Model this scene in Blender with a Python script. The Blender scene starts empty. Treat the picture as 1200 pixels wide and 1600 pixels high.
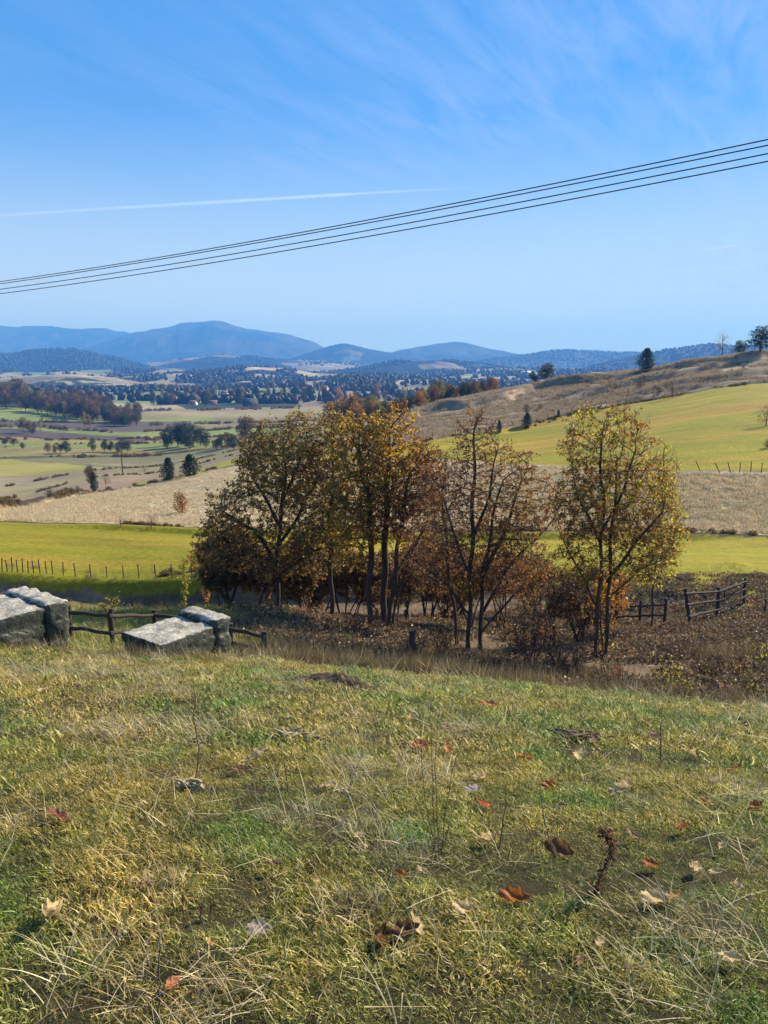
import bpy, math, random
import numpy as np
from mathutils import Vector
PI = math.pi
rng = np.random.default_rng(7)
random.seed(7)
scene = bpy.context.scene
COL = scene.collection

# ------------------------------------------------------------------ camera
CAMZ = 1.6
P = math.atan(230/1200)
CP, SP = math.cos(P), math.sin(P)
cam = bpy.data.cameras.new('camera')
cam.sensor_fit = 'VERTICAL'; cam.sensor_height = 36.0; cam.lens = 27.0
cam.clip_start = 0.05; cam.clip_end = 120000
co = bpy.data.objects.new('camera', cam); COL.objects.link(co)
co.location = (0, 0, CAMZ); co.rotation_euler = (PI/2 - P, 0, 0)
scene.camera = co

def slope(y):
    v = (800-y)/1200
    return (-SP+v*CP)/(CP+v*SP)
def sx(x, y):
    v = (800-y)/1200
    return (x-600)/1200/(CP+v*SP)
def at(x, y, Y):                       # point seen in direction (x, y) at forward distance Y
    return np.array([sx(x, y)*Y, Y, CAMZ+slope(y)*Y])
def msize(px, Y): return px/1200*Y

# ------------------------------------------------------------------ numpy noise
def _h(ix, iy, seed):
    n = (ix.astype(np.int64)*374761393 + iy.astype(np.int64)*668265263 + seed*974711) & 0x7fffffff
    n = ((n ^ (n >> 13))*1274126177) & 0x7fffffff
    n = (n ^ (n >> 16))
    return (n & 0xffff)/65535.0
def vnoise(x, y, seed=0):
    x = np.asarray(x, float); y = np.asarray(y, float)
    ix = np.floor(x); iy = np.floor(y); fx = x-ix; fy = y-iy
    fx = fx*fx*(3-2*fx); fy = fy*fy*(3-2*fy)
    a = _h(ix, iy, seed); b = _h(ix+1, iy, seed); c = _h(ix, iy+1, seed); d = _h(ix+1, iy+1, seed)
    return (a*(1-fx)+b*fx)*(1-fy)+(c*(1-fx)+d*fx)*fy
def fbm(x, y, seed=0, oct=4):
    s = 0; a = .5; t = 0
    for i in range(oct):
        s = s+a*vnoise(x*2**i+i*17.3, y*2**i-i*9.1, seed+i); t += a; a *= .5
    return s/t*2-1
def sstep(a, b, x):
    t = np.clip((x-a)/(b-a), 0, 1); return t*t*(3-2*t)

def pchip_slopes(x, y):               # x, y : (K, N) -> (K, N)
    h = np.diff(x, axis=0); d = np.diff(y, axis=0)/h
    m = np.zeros_like(y)
    w1 = 2*h[1:]+h[:-1]; w2 = h[1:]+2*h[:-1]
    same = d[1:]*d[:-1] > 0
    with np.errstate(all='ignore'):
        hm = (w1+w2)/(w1/np.where(d[:-1] == 0, 1, d[:-1])+w2/np.where(d[1:] == 0, 1, d[1:]))
    m[1:-1] = np.where(same, hm, 0)
    m[0] = d[0]; m[-1] = d[-1]
    return m
def pchip_eval(x, y, m, q):           # per-column knots (K,N); q (N,)
    K = x.shape[0]; q = np.clip(q, x[0], x[-1])
    k = np.clip((x <= q[None]).sum(0)-1, 0, K-2)
    j = np.arange(x.shape[1])
    x0 = x[k, j]; x1 = x[k+1, j]; y0 = y[k, j]; y1 = y[k+1, j]; m0 = m[k, j]; m1 = m[k+1, j]
    h = x1-x0; t = (q-x0)/h
    return (2*t**3-3*t**2+1)*y0+(t**3-2*t**2+t)*h*m0+(-2*t**3+3*t**2)*y1+(t**3-t**2)*h*m1
def pchip1(xk, yk, q):
    xk = np.asarray(xk, float)[:, None]; yk = np.asarray(yk, float)[:, None]
    m = pchip_slopes(xk, yk)
    q = np.clip(np.asarray(q, float), xk[0, 0], xk[-1, 0])
    k = np.clip(np.searchsorted(xk[:, 0], q, side='right')-1, 0, len(xk)-2)
    xk = xk[:, 0]; yk = yk[:, 0]; m = m[:, 0]
    h = xk[k+1]-xk[k]; t = (q-xk[k])/h
    return (2*t**3-3*t**2+1)*yk[k]+(t**3-2*t**2+t)*h*m[k]+(-2*t**3+3*t**2)*yk[k+1]+(t**3-t**2)*h*m[k+1]

# ------------------------------------------------------------------ terrain
XS = [-200, 0, 200, 400, 600, 800, 1000, 1200, 1400]
# each row: for every picture column the height line through which the land passes: (y, Y) or ('z', z, Y)
ROWS = [
 ('gully', [(1000,19),(1000,19),(1003,19),(1015,19.5),(1042,20),(1062,19),(1075,18),(1082,17),(1090,17)]),
 ('treeline', [(955,28),(955,28),(957,28),(955,29),(978,30),(1000,28),(1000,26),(995,25),(995,25)]),
 ('bankfoot', [(930,44.6),(932,44.6),(946,45),(945,44.6),(942,44.6),(940,42),(950,36),(948,33),(950,33)]),
 ('banktop', [(893,46),(896,46),(906,46.2),(900,46),(905,46),(912,44),(915,38.5),(930,35),(935,35)]),
 ('greentop', [(813,78),(815,76),(824,74),(832,72),(835,72),(836,70),(837,68),(838,65),(838,64)]),
 ('tantop', [(808,82),(798,95),(762,142),(722,155),(716,130),(724,108),(734,90),(737,85),(735,82)]),
 ('greenup', [(790,150),(785,160),(745,200),(705,200),(700,150),(672,170),(628,195),(598,190),(590,185)]),
 ('ridge', [(720,330),(714,330),(712,330),(690,330),(662,240),(607,280),(578,265),(553,255),(535,250)]),
 ('valley', [(668,500),(668,500),(672,480),(668,520),('z',-34,480),('z',-34,520),('z',-34,560),('z',-32,600),('z',-32,620)]),
 ('far', [(628,720),(632,700),(640,800),(637,830),('z',-42,830),('z',-42,860),('z',-42,900),('z',-40,900),('z',-40,900)]),
 ('f2', [(606,1500)]*9), ('f3', [(586,2500)]*9), ('f4', [(580,4500)]*9), ('f5', [(575,12500)]*9),
]
NS = 401
SG = np.linspace(-1.3, 1.3, NS)
def lawn_z(X, Y):
    Xc = np.clip(X, -12, 12); Yc = np.maximum(Y, -3)
    A = 2.17+.09*Xc+.004*Xc*Xc
    t = Yc/9
    return -A*(.6*t+.4*t*np.abs(t))
knY, knZ = [], []
knY.append(np.full(NS, 9.0)); knZ.append(lawn_z(SG*9, np.full(NS, 9.0)))
knY.append(np.full(NS, 8.0)); knZ.append(lawn_z(SG*8, np.full(NS, 8.0)))
knY = knY[::-1]; knZ = knZ[::-1]
crs = (knZ[1]-CAMZ)/9
knY.append(np.full(NS, 12.5)); knZ.append(CAMZ+crs*12.5-.22-.25*sstep(-.35, .1, SG))
for name, r in ROWS:
    ss, yy, zz = [], [], []
    for x, e in zip(XS, r):
        if e[0] == 'z': ss.append((x-600)/1200); yy.append(e[2]); zz.append(e[1])
        else: ss.append(sx(x, e[0])); yy.append(e[1]); zz.append(CAMZ+slope(e[0])*e[1])
    knY.append(pchip1(ss, yy, SG)); knZ.append(pchip1(ss, zz, SG))
knY = np.array(knY); knZ = np.array(knZ)
RI = {'crest': 1, 'dip': 2}
for i, (n, _) in enumerate(ROWS): RI[n] = i+3
def rowY(name, s):
    return np.interp(s, SG, knY[RI[name]])
def base_h(X, Y):
    X = np.asarray(X, float).ravel(); Y = np.asarray(Y, float).ravel()
    out = lawn_z(X, Y)
    m = Y > 8
    if m.any():
        x, y = X[m], Y[m]; s = np.clip(x/y, -1.29, 1.29)
        f = (s-SG[0])/(SG[1]-SG[0]); i = np.clip(f.astype(int), 0, NS-2); f = f-i
        ky = knY[:, i]*(1-f)+knY[:, i+1]*f; kz = knZ[:, i]*(1-f)+knZ[:, i+1]*f
        z = pchip_eval(ky, kz, pchip_slopes(ky, kz), y)
        w = sstep(8, 9, y)
        out[m] = z*w+out[m]*(1-w)
    return out
def hit_base(px, py, ymax=900, hf=None):
    hf = hf or base_h
    Ys = np.exp(np.linspace(math.log(.8), math.log(ymax), 4000))
    s = sx(px, py)
    g = hf(s*Ys, Ys)-(CAMZ+slope(py)*Ys)
    k = np.argmax(g > 0)
    if not (g > 0).any(): return None
    return np.array([s*Ys[k], Ys[k]])
SCARPS = []
def scarp(pts, h, w, L):
    q = [hit_base(*p) for p in pts]; q = [a for a in q if a is not None]
    SCARPS.append((np.array(q), h, w, L))
scarp([(630,668),(655,650),(690,640),(735,641)], 2.6, 3, 12)
scarp([(770,640),(800,625),(835,612),(880,604),(960,597)], 2.6, 4, 10)
scarp([(900,628),(960,612),(1010,600),(1060,590),(1110,580),(1150,572)], 2.4, 4, 9)
scarp([(1030,583),(1090,574),(1150,566),(1230,553)], 2.2, 4, 9)
scarp([(900,600),(980,592),(1060,578)], 1.6, 3, 8)
scarp([(980,628),(1060,606),(1140,596),(1230,580)], 1.8, 3, 8)
scarp([(640,703),(760,682),(860,660),(960,634),(1060,612),(1230,596)], .9, 1.5, 14)
scarp([(-60,806),(60,789),(150,768)], 1.2, 2.5, 12)
scarp([(0,823),(150,828),(300,836),(420,838),(600,842),(800,843),(1050,842),(1260,842)], .55, 1.0, 5)
def terr(X, Y):
    sh = np.shape(X)
    X = np.asarray(X, float).ravel(); Y = np.asarray(Y, float).ravel()
    z = base_h(X, Y)
    mid = (Y > 50) & (Y < 420) & (np.abs(X/np.maximum(Y, 1)) < .9)
    if mid.any():
        xm, ym = X[mid], Y[mid]; add = np.zeros(xm.shape)
        for q, h, w, L in SCARPS:
            best = np.full(xm.shape, 1e9); sd = np.zeros(xm.shape); par = np.zeros(xm.shape)
            n = len(q)-1
            for i in range(n):
                a, b = q[i], q[i+1]; d = b-a; l = np.hypot(*d); d = d/l
                t = np.clip(((xm-a[0])*d[0]+(ym-a[1])*d[1]), 0, l)
                ex = xm-(a[0]+d[0]*t); ey = ym-(a[1]+d[1]*t); dist = np.hypot(ex, ey)
                sgn = np.sign(-d[1]*ex+d[0]*ey)
                u = dist < best
                best = np.where(u, dist, best); sd = np.where(u, dist*sgn, sd); par = np.where(u, (i+t/l)/n, par)
            fade = sstep(0, .18, par)*sstep(1, .82, par)
            wob = 1+.35*fbm(xm/9, ym/9, 5)
            add += h*wob*fade*sstep(-w/2, w/2, sd+1.2*fbm(xm/6, ym/6, 9, 2)*w/4)*np.exp(-np.maximum(sd, 0)/L)
        z[mid] += add
    # lumps: fine on the lawn, rougher in the gully, gentle in the fields
    gul = sstep(9.5, 12, Y)*(1-sstep(40, 46, Y))
    z += .02*fbm(X*1.7, Y*1.7, 1, 3)*(1-gul)*sstep(60, 20, Y)
    z += .12*gul*fbm(X*.9, Y*.9, 2, 4)
    z += .12*sstep(30, 60, Y)*fbm(X*.12, Y*.12, 3, 3)
    z += .7*sstep(150, 260, Y)*fbm(X*.04, Y*.04, 4, 4)*sstep(.0, .15, X/np.maximum(Y, 1))
    z += 30*sstep(900, 2000, Y)*fbm(X/520, Y/420, 6, 4)
    z += 2.6*sstep(200, 450, Y)*sstep(.0, -.12, X/np.maximum(Y, 1))*fbm(X/70, Y/90, 8, 3)
    return z.reshape(sh)
def gz(X, Y): return float(terr(np.array([X]), np.array([Y]))[0])
def hit(px, py, ymax=900):
    q = hit_base(px, py, ymax, terr)
    if q is None:
        Y = float(rowY('ridge', sx(px, py))); q = np.array([sx(px, py)*Y, Y])
    return Vector((q[0], q[1], gz(q[0], q[1])))
def foot(px, py, Y):                  # stands on the ground at distance Y, in the direction of column px
    X = sx(px, py)*Y
    return Vector((X, Y, gz(X, Y)))

# ------------------------------------------------------------------ mesh helpers
def mesh_np(name, V, faces, mats, col=None, smooth=False, mi=None, extra=None):
    me = bpy.data.meshes.new(name)
    if not isinstance(faces, list): faces = [faces]
    faces = [np.asarray(f, dtype=np.int64) for f in faces if len(f)]
    me.vertices.add(len(V)); me.vertices.foreach_set('co', np.asarray(V, np.float32).ravel())
    lt = np.concatenate([np.full(len(f), f.shape[1]) for f in faces])
    li = np.concatenate([f.ravel() for f in faces])
    ls = np.concatenate([[0], np.cumsum(lt)[:-1]])
    me.loops.add(len(li)); me.loops.foreach_set('vertex_index', li.astype(np.int32))
    me.polygons.add(len(lt)); me.polygons.foreach_set('loop_start', ls.astype(np.int32))
    if smooth: me.polygons.foreach_set('use_smooth', np.ones(len(lt), bool))
    if mi is not None: me.polygons.foreach_set('material_index', np.asarray(mi, np.int32))
    me.update(calc_edges=True)
    for m in (mats if isinstance(mats, (list, tuple)) else [mats]): me.materials.append(m)
    if col is not None:
        c = np.asarray(col, np.float32)
        if c.shape[1] == 3: c = np.hstack([c, np.ones((len(c), 1), np.float32)])
        a = me.attributes.new('col', 'FLOAT_COLOR', 'POINT'); a.data.foreach_set('color', c.ravel())
    return me
def ob(name, me, parent=None, loc=None):
    o = bpy.data.objects.new(name, me); COL.objects.link(o)
    if parent is not None: o.parent = parent
    if loc is not None: o.location = loc
    return o
def tag(o, label=None, cat=None, group=None, kind=None):
    if label: o['label'] = label
    if cat: o['category'] = cat
    if group: o['group'] = group
    if kind: o['kind'] = kind
    return o
def thing(name, label, cat, loc=(0, 0, 0), rz=0, group=None):
    o = bpy.data.objects.new(name, None); COL.objects.link(o); o.empty_display_size = .1
    o.location = loc; o.rotation_euler = (0, 0, rz)
    return tag(o, label, cat, group)

class MB:                              # collects geometry of one mesh
    def __init__(s): s.v = []; s.f = {}; s.n = 0; s.c = []
    def add(s, V, F, col=None):
        V = np.asarray(V, float); F = np.asarray(F, int)
        s.v.append(V); s.f.setdefault(F.shape[1], []).append(F+s.n)
        if col is not None:
            c = np.asarray(col, float)
            s.c.append(np.broadcast_to(c, (len(V), 3)) if c.ndim == 1 else c)
        s.n += len(V)
    def mesh(s, name, mats, smooth=False):
        return mesh_np(name, np.concatenate(s.v), [np.concatenate(f) for f in s.f.values()], mats,
                       np.concatenate(s.c) if s.c else None, smooth)
    def tube(s, pts, rad, n=6, col=None, cap=True):
        pts = np.asarray(pts, float); m = len(pts); rad = np.broadcast_to(rad, (m,))
        T = np.gradient(pts, axis=0); T /= np.linalg.norm(T, axis=1)[:, None]+1e-9
        up = np.array([0, 0, 1.]) if abs(T[0][2]) < .9 else np.array([1., 0, 0])
        A = np.cross(T, up); A /= np.linalg.norm(A, axis=1)[:, None]+1e-9; B = np.cross(T, A)
        th = np.arange(n)*2*PI/n
        V = pts[:, None]+rad[:, None, None]*(A[:, None]*np.cos(th)[None, :, None]+B[:, None]*np.sin(th)[None, :, None])
        V = V.reshape(-1, 3)
        i = np.arange(m-1)[:, None]*n; j = np.arange(n)[None]; k = (j+1) % n
        F = np.stack([i+j, i+k, i+n+k, i+n+j], -1).reshape(-1, 4)
        s.add(V, F, col)
        if cap:
            for e in (0, m-1):
                r = V[e*n:(e+1)*n]; c = pts[e][None]
                VV = np.vstack([r, c]); FF = np.array([[q, (q+1) % n, n] for q in range(n)])
                s.add(VV, FF, col)
    def box(s, c, size, R=None, col=None, jit=0):
        h = np.array(size)/2
        V = np.array([[x, y, z] for z in (-1, 1) for y in (-1, 1) for x in (-1, 1)], float)*h
        if jit: V += rng.normal(0, jit, V.shape)
        if R is not None: V = V@np.asarray(R).T
        V = V+np.asarray(c)
        s.add(V, [[0,2,3,1],[4,5,7,6],[0,1,5,4],[2,6,7,3],[0,4,6,2],[1,3,7,5]], col)

# ------------------------------------------------------------------ material helpers
def newmat(name):
    m = bpy.data.materials.new(name); m.use_nodes = True
    nt = m.node_tree; nt.nodes.clear()
    out = nt.nodes.new('ShaderNodeOutputMaterial')
    return m, nt, out
def N(nt, t, **kw):
    n = nt.nodes.new(t)
    for k, v in kw.items():
        if k.startswith('_'): n.inputs[k[1:]].default_value = v
        else: setattr(n, k, v)
    return n
def noise_n(nt, vec, scale, detail=4, rough=.6):
    n = N(nt, 'ShaderNodeTexNoise'); n.inputs['Scale'].default_value = scale
    n.inputs['Detail'].default_value = detail; n.inputs['Roughness'].default_value = rough
    nt.links.new(vec, n.inputs['Vector']); return n
def ramp(nt, fac, stops):
    r = N(nt, 'ShaderNodeValToRGB'); e = r.color_ramp.elements
    while len(e) < len(stops): e.new(.5)
    for i, (p, c) in enumerate(stops):
        e[i].position = p; e[i].color = (*c, 1) if len(c) == 3 else c
    nt.links.new(fac, r.inputs['Fac']); return r
def mixc(nt, fac, a, b, mode='MIX'):
    n = N(nt, 'ShaderNodeMix', data_type='RGBA', blend_type=mode)
    for s, v in ((n.inputs[0], fac), (n.inputs[6], a), (n.inputs[7], b)):
        if hasattr(v, 'is_linked'): nt.links.new(v, s)
        elif isinstance(v, (int, float)): s.default_value = v
        else: s.default_value = (*v, 1) if len(v) == 3 else v
    return n.outputs[2]
def principled(nt, out, color, rough=.9, bump=None, bdist=.01, bstr=1.0, spec=.2):
    p = N(nt, 'ShaderNodeBsdfPrincipled'); p.inputs['Roughness'].default_value = rough
    p.inputs['Specular IOR Level'].default_value = spec
    if hasattr(color, 'is_linked'): nt.links.new(color, p.inputs['Base Color'])
    else: p.inputs['Base Color'].default_value = (*color, 1)
    if bump is not None:
        b = N(nt, 'ShaderNodeBump'); b.inputs['Distance'].default_value = bdist; b.inputs['Strength'].default_value = bstr
        nt.links.new(bump, b.inputs['Height']); nt.links.new(b.outputs[0], p.inputs['Normal'])
    nt.links.new(p.outputs[0], out.inputs['Surface']); return p
def simple_mat(name, c1, c2, scale, rough=.9, bdist=.01, stretch=(1, 1, 1)):
    m, nt, out = newmat(name)
    tc = N(nt, 'ShaderNodeTexCoord'); mp = N(nt, 'ShaderNodeMapping'); mp.inputs['Scale'].default_value = stretch
    nt.links.new(tc.outputs['Object'], mp.inputs['Vector'])
    n = noise_n(nt, mp.outputs[0], scale, 6, .65)
    r = ramp(nt, n.outputs['Fac'], [(.3, c1), (.7, c2)])
    principled(nt, out, r.outputs['Color'], rough, n.outputs['Fac'], bdist)
    return m
def leaf_mat(name, hue_var=.0, val_var=.0, trans=.5, gloss=.03):      # colour from the mesh, thin and partly see-through
    m, nt, out = newmat(name)
    a = N(nt, 'ShaderNodeAttribute', attribute_name='col')
    c = a.outputs['Color']
    if hue_var or val_var:
        oi = N(nt, 'ShaderNodeObjectInfo')
        hs = N(nt, 'ShaderNodeHueSaturation')
        mr = N(nt, 'ShaderNodeMapRange'); mr.inputs['To Min'].default_value = .5-hue_var; mr.inputs['To Max'].default_value = .5+hue_var
        nt.links.new(oi.outputs['Random'], mr.inputs['Value']); nt.links.new(mr.outputs[0], hs.inputs['Hue'])
        ml = N(nt, 'ShaderNodeMath', operation='MULTIPLY'); ml.inputs[1].default_value = 7.13
        fr = N(nt, 'ShaderNodeMath', operation='FRACT'); nt.links.new(oi.outputs['Random'], ml.inputs[0]); nt.links.new(ml.outputs[0], fr.inputs[0])
        mv = N(nt, 'ShaderNodeMapRange'); mv.inputs['To Min'].default_value = 1-val_var; mv.inputs['To Max'].default_value = 1+val_var
        nt.links.new(fr.outputs[0], mv.inputs['Value']); nt.links.new(mv.outputs[0], hs.inputs['Value'])
        nt.links.new(c, hs.inputs['Color']); c = hs.outputs[0]
    d = N(nt, 'ShaderNodeBsdfDiffuse'); t = N(nt, 'ShaderNodeBsdfTranslucent')
    nt.links.new(c, d.inputs[0]); nt.links.new(c, t.inputs[0])
    mx = N(nt, 'ShaderNodeMixShader'); mx.inputs[0].default_value = trans
    nt.links.new(d.outputs[0], mx.inputs[1]); nt.links.new(t.outputs[0], mx.inputs[2])
    g = N(nt, 'ShaderNodeBsdfGlossy'); g.inputs['Roughness'].default_value = .4
    m2 = N(nt, 'ShaderNodeMixShader'); m2.inputs[0].default_value = gloss
    nt.links.new(mx.outputs[0], m2.inputs[1]); nt.links.new(g.outputs[0], m2.inputs[2])
    nt.links.new(m2.outputs[0], out.inputs['Surface'])
    return m

# ------------------------------------------------------------------ light, sky, air
SUN_EL, SUN_AZ = math.radians(31), math.radians(50)       # azimuth measured to the right of the view direction
scene.view_settings.view_transform = 'Standard'; scene.view_settings.look = 'None'
scene.view_settings.exposure = EXPOSURE = 1.0; scene.view_settings.gamma = 1
w = bpy.data.worlds.new('World'); scene.world = w; w.use_nodes = True
nt = w.node_tree; nt.nodes.clear()
wo = N(nt, 'ShaderNodeOutputWorld'); bg = N(nt, 'ShaderNodeBackground'); bg.inputs['Strength'].default_value = .072
sky = N(nt, 'ShaderNodeTexSky', sky_type='NISHITA'); sky.sun_disc = False
sky.sun_elevation = SUN_EL; sky.sun_rotation = SUN_AZ; sky.altitude = 600; sky.air_density = 1.0; sky.dust_density = .0; sky.ozone_density = 1.6
hs = N(nt, 'ShaderNodeHueSaturation'); hs.inputs['Saturation'].default_value = 1.3
skt = mixc(nt, 1., sky.outputs[0], (.86, .93, 1.12), 'MULTIPLY'); nt.links.new(skt, hs.inputs['Color'])
tc = N(nt, 'ShaderNodeTexCoord'); sp = N(nt, 'ShaderNodeSeparateXYZ'); nt.links.new(tc.outputs['Generated'], sp.inputs[0])
mz = N(nt, 'ShaderNodeMath', operation='MAXIMUM'); mz.inputs[1].default_value = .02; nt.links.new(sp.outputs[2], mz.inputs[0])
dx = N(nt, 'ShaderNodeMath', operation='DIVIDE'); dy = N(nt, 'ShaderNodeMath', operation='DIVIDE')
for d, k in ((dx, 0), (dy, 1)): nt.links.new(sp.outputs[k], d.inputs[0]); nt.links.new(mz.outputs[0], d.inputs[1])
cb = N(nt, 'ShaderNodeCombineXYZ'); nt.links.new(dx.outputs[0], cb.inputs[0]); nt.links.new(dy.outputs[0], cb.inputs[1])
mp = N(nt, 'ShaderNodeMapping'); mp.vector_type = 'TEXTURE'; mp.inputs['Rotation'].default_value = (0, 0, math.radians(63)); mp.inputs['Scale'].default_value = (1.9, .42, 1)
nt.links.new(cb.outputs[0], mp.inputs[0])
n1 = noise_n(nt, mp.outputs[0], 2.6, 9, .68); n1.inputs['Distortion'].default_value = .5
n2 = noise_n(nt, cb.outputs[0], .45, 3, .5)
r1 = ramp(nt, n1.outputs['Fac'], [(.36, (0, 0, 0)), (.8, (1, 1, 1))]); r2 = ramp(nt, n2.outputs['Fac'], [(.3, (.15,)*3), (.62, (1, 1, 1))])
mm = N(nt, 'ShaderNodeMath', operation='MULTIPLY'); nt.links.new(r1.outputs[0], mm.inputs[0]); nt.links.new(r2.outputs[0], mm.inputs[1])
# cirrus is thicker towards the right-hand (eastern) half of the sky
mr = N(nt, 'ShaderNodeMapRange'); mr.inputs['From Min'].default_value = -.45; mr.inputs['From Max'].default_value = .5
mr.inputs['To Min'].default_value = .15; mr.inputs['To Max'].default_value = 1.0
nt.links.new(sp.outputs[0], mr.inputs['Value'])
m3 = N(nt, 'ShaderNodeMath', operation='MULTIPLY'); nt.links.new(mm.outputs[0], m3.inputs[0]); nt.links.new(mr.outputs[0], m3.inputs[1])
hz = N(nt, 'ShaderNodeMapRange'); hz.inputs['From Min'].default_value = .0; hz.inputs['From Max'].default_value = .34; hz.inputs['To Min'].default_value = .9; hz.inputs['To Max'].default_value = 0
hz.interpolation_type = 'SMOOTHERSTEP'; nt.links.new(sp.outputs[2], hz.inputs['Value'])
sk1 = mixc(nt, .62, hs.outputs[0], (.85, 2.75, 6.2)); sk2 = mixc(nt, hz.outputs[0], sk1, (5.2, 6.3, 6.7))
skyc = mixc(nt, m3.outputs[0], sk2, (3.5, 4.5, 7.0))
nt.links.new(skyc, bg.inputs[0]); nt.links.new(bg.outputs[0], wo.inputs[0])
sl = bpy.data.lights.new('sun', 'SUN'); sl.energy = 5.0; sl.angle = math.radians(.5); sl.color = (1, .92, .78)
so = bpy.data.objects.new('sun', sl); COL.objects.link(so)
sd = Vector((math.sin(SUN_AZ)*math.cos(SUN_EL), math.cos(SUN_AZ)*math.cos(SUN_EL), math.sin(SUN_EL)))
so.rotation_euler = sd.to_track_quat('Z', 'Y').to_euler(); so.location = (20, 10, 30)

m, nt, out = newmat('air')
vol = N(nt, 'ShaderNodeVolumePrincipled'); vol.inputs['Color'].default_value = (.10, .35, .98, 1); vol.inputs['Density'].default_value = 1.9e-4
vol.inputs['Anisotropy'].default_value = .1; vol.inputs['Absorption Color'].default_value = (.38, .38, .38, 1)
nt.links.new(vol.outputs[0], out.inputs['Volume'])
mb = MB(); mb.box((0, 6000, 180), (26000, 13400, 760)); tag(ob('haze', mb.mesh('haze', m)), 'thin blue autumn haze filling the valley air', 'haze', kind='stuff')

# ------------------------------------------------------------------ ground sheet
C_LAWN = (.05, .042, .02); C_GREEN = (.235, .215, .014); C_TAN = (.46, .37, .24); C_PINK = (.30, .215, .15)
C_OLIVE = (.29, .255, .075); C_GULLY = (.085, .062, .036); C_PLOUGH = (.11, .085, .085); C_FGREEN = (.2, .235, .07)
C_FTAN = (.30, .25, .16); C_WOOD = (.04, .055, .03); C_DARK = (.06, .045, .03)
def zone(X, Y):
    s = X/np.maximum(Y, 1); n = len(X)
    wob = fbm(X/np.maximum(Y, 5)*60, np.log(np.maximum(Y, 1))*60, 31, 3)*.006+fbm(X/np.maximum(Y, 5)*14, np.log(np.maximum(Y, 1))*14, 32, 2)*.008
    Yw = Y*(1+wob)
    C = np.tile(np.array(C_LAWN), (n, 1))
    R = {k: rowY(k, s) for k in ('gully', 'treeline', 'bankfoot', 'banktop', 'greentop', 'tantop', 'greenup', 'ridge', 'valley', 'far')}
    def put(mask, c): C[mask] = c
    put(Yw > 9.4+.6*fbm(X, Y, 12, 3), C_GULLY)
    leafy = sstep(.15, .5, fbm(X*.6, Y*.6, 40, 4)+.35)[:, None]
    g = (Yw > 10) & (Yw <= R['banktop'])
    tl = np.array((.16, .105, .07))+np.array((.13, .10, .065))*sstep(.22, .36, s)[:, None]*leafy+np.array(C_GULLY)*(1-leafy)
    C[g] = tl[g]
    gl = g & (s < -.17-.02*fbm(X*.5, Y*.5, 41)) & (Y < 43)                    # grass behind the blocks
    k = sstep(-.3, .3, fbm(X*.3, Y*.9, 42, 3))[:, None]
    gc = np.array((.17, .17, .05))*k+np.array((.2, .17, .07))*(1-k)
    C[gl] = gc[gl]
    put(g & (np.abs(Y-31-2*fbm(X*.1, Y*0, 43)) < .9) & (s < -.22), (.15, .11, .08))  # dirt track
    put((Yw > R['banktop']-.6) & (Yw <= R['greentop']), C_GREEN)
    st = sstep(.1, .7, fbm(X/22+3, Y/2.2, 55, 4)+.15)[:, None]; gq = (Yw > R['banktop']-.6)
    C[gq] = (C*(1-st)+np.array((.31, .215, .028))*st)[gq]
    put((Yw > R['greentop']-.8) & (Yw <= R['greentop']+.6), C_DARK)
    put((Yw > R['greentop']+.6) & (Yw <= R['tantop']), C_TAN)
    right = s > .0
    b = (Yw > R['tantop'])
    put(b & (s < .03) & (Yw <= R['greenup']), C_PINK)
    gq = b & (s >= .0) & (Yw <= R['greenup']); sg = sstep(.0, .6, fbm(X/30+9, Y/4-X*.05, 56, 4)+.15)[:, None]
    C[gq] = (np.array(C_GREEN)*(1-sg)+np.array((.33, .215, .028))*sg)[gq]
    strip = b & (s < 0) & (s > -.42) & (Yw <= R['tantop']+ (R['greenup']-R['tantop'])*(.35+.3*sstep(-.3, -.2, s)))
    put(strip & (s > -.33), (.27, .25, .05))
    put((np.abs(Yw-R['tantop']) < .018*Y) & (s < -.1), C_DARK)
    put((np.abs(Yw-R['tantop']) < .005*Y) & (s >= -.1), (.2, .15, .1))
    h = (Yw > R['greenup'])
    q = h & (s > -.02)
    t = sstep(-.5, .6, fbm(X/14, Y/5, 50, 4))[:, None]
    hc = np.array((.34, .25, .175))*t+np.array((.17, .135, .08))*(1-t)
    C[q] = hc[q]
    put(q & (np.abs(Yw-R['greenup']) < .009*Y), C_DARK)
    # valley floor on the left: strip fields
    q = h & (s <= -.02) & (Yw <= R['ridge'])
    f1 = (Yw-R['greenup'])/(R['ridge']-R['greenup'])+s*.8+.32
    s0_ = s; s = s+.35*(f1-.5)+.02*fbm(X/60, Y/60, 58)
    C[q] = np.array((.28, .23, .125)); put(q & (f1 > .22) & (s < -.3), (.26, .21, .13))
    put(q & (f1 > .45), C_OLIVE); put(q & (f1 > .5) & (s > -.33), (.16, .17, .085)); put(q & (f1 > .62) & (s > -.3), (.25, .2, .12)); put(q & (f1 > .78) & (s > -.36), (.17, .16, .08))
    s = s0_
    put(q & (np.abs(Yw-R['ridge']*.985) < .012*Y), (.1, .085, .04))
    q = (Yw > R['ridge']) & (Yw <= R['valley']) & (s <= .05)
    f = (Yw-R['ridge'])/(R['valley']-R['ridge'])+.9*(s+.4)
    put(q, (.24, .20, .08)); put(q & (f > .25), C_FGREEN); put(q & (f > .42), (.26, .21, .07)); put(q & (f > .62) & (s < -.15), C_PLOUGH); put(q & (f > .85) & (s < -.12), C_FGREEN)
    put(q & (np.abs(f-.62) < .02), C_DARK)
    q = (Yw > R['valley']) & (Yw <= R['far']) & (s <= .05)
    f = (Yw-R['valley'])/(R['far']-R['valley'])
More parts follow.
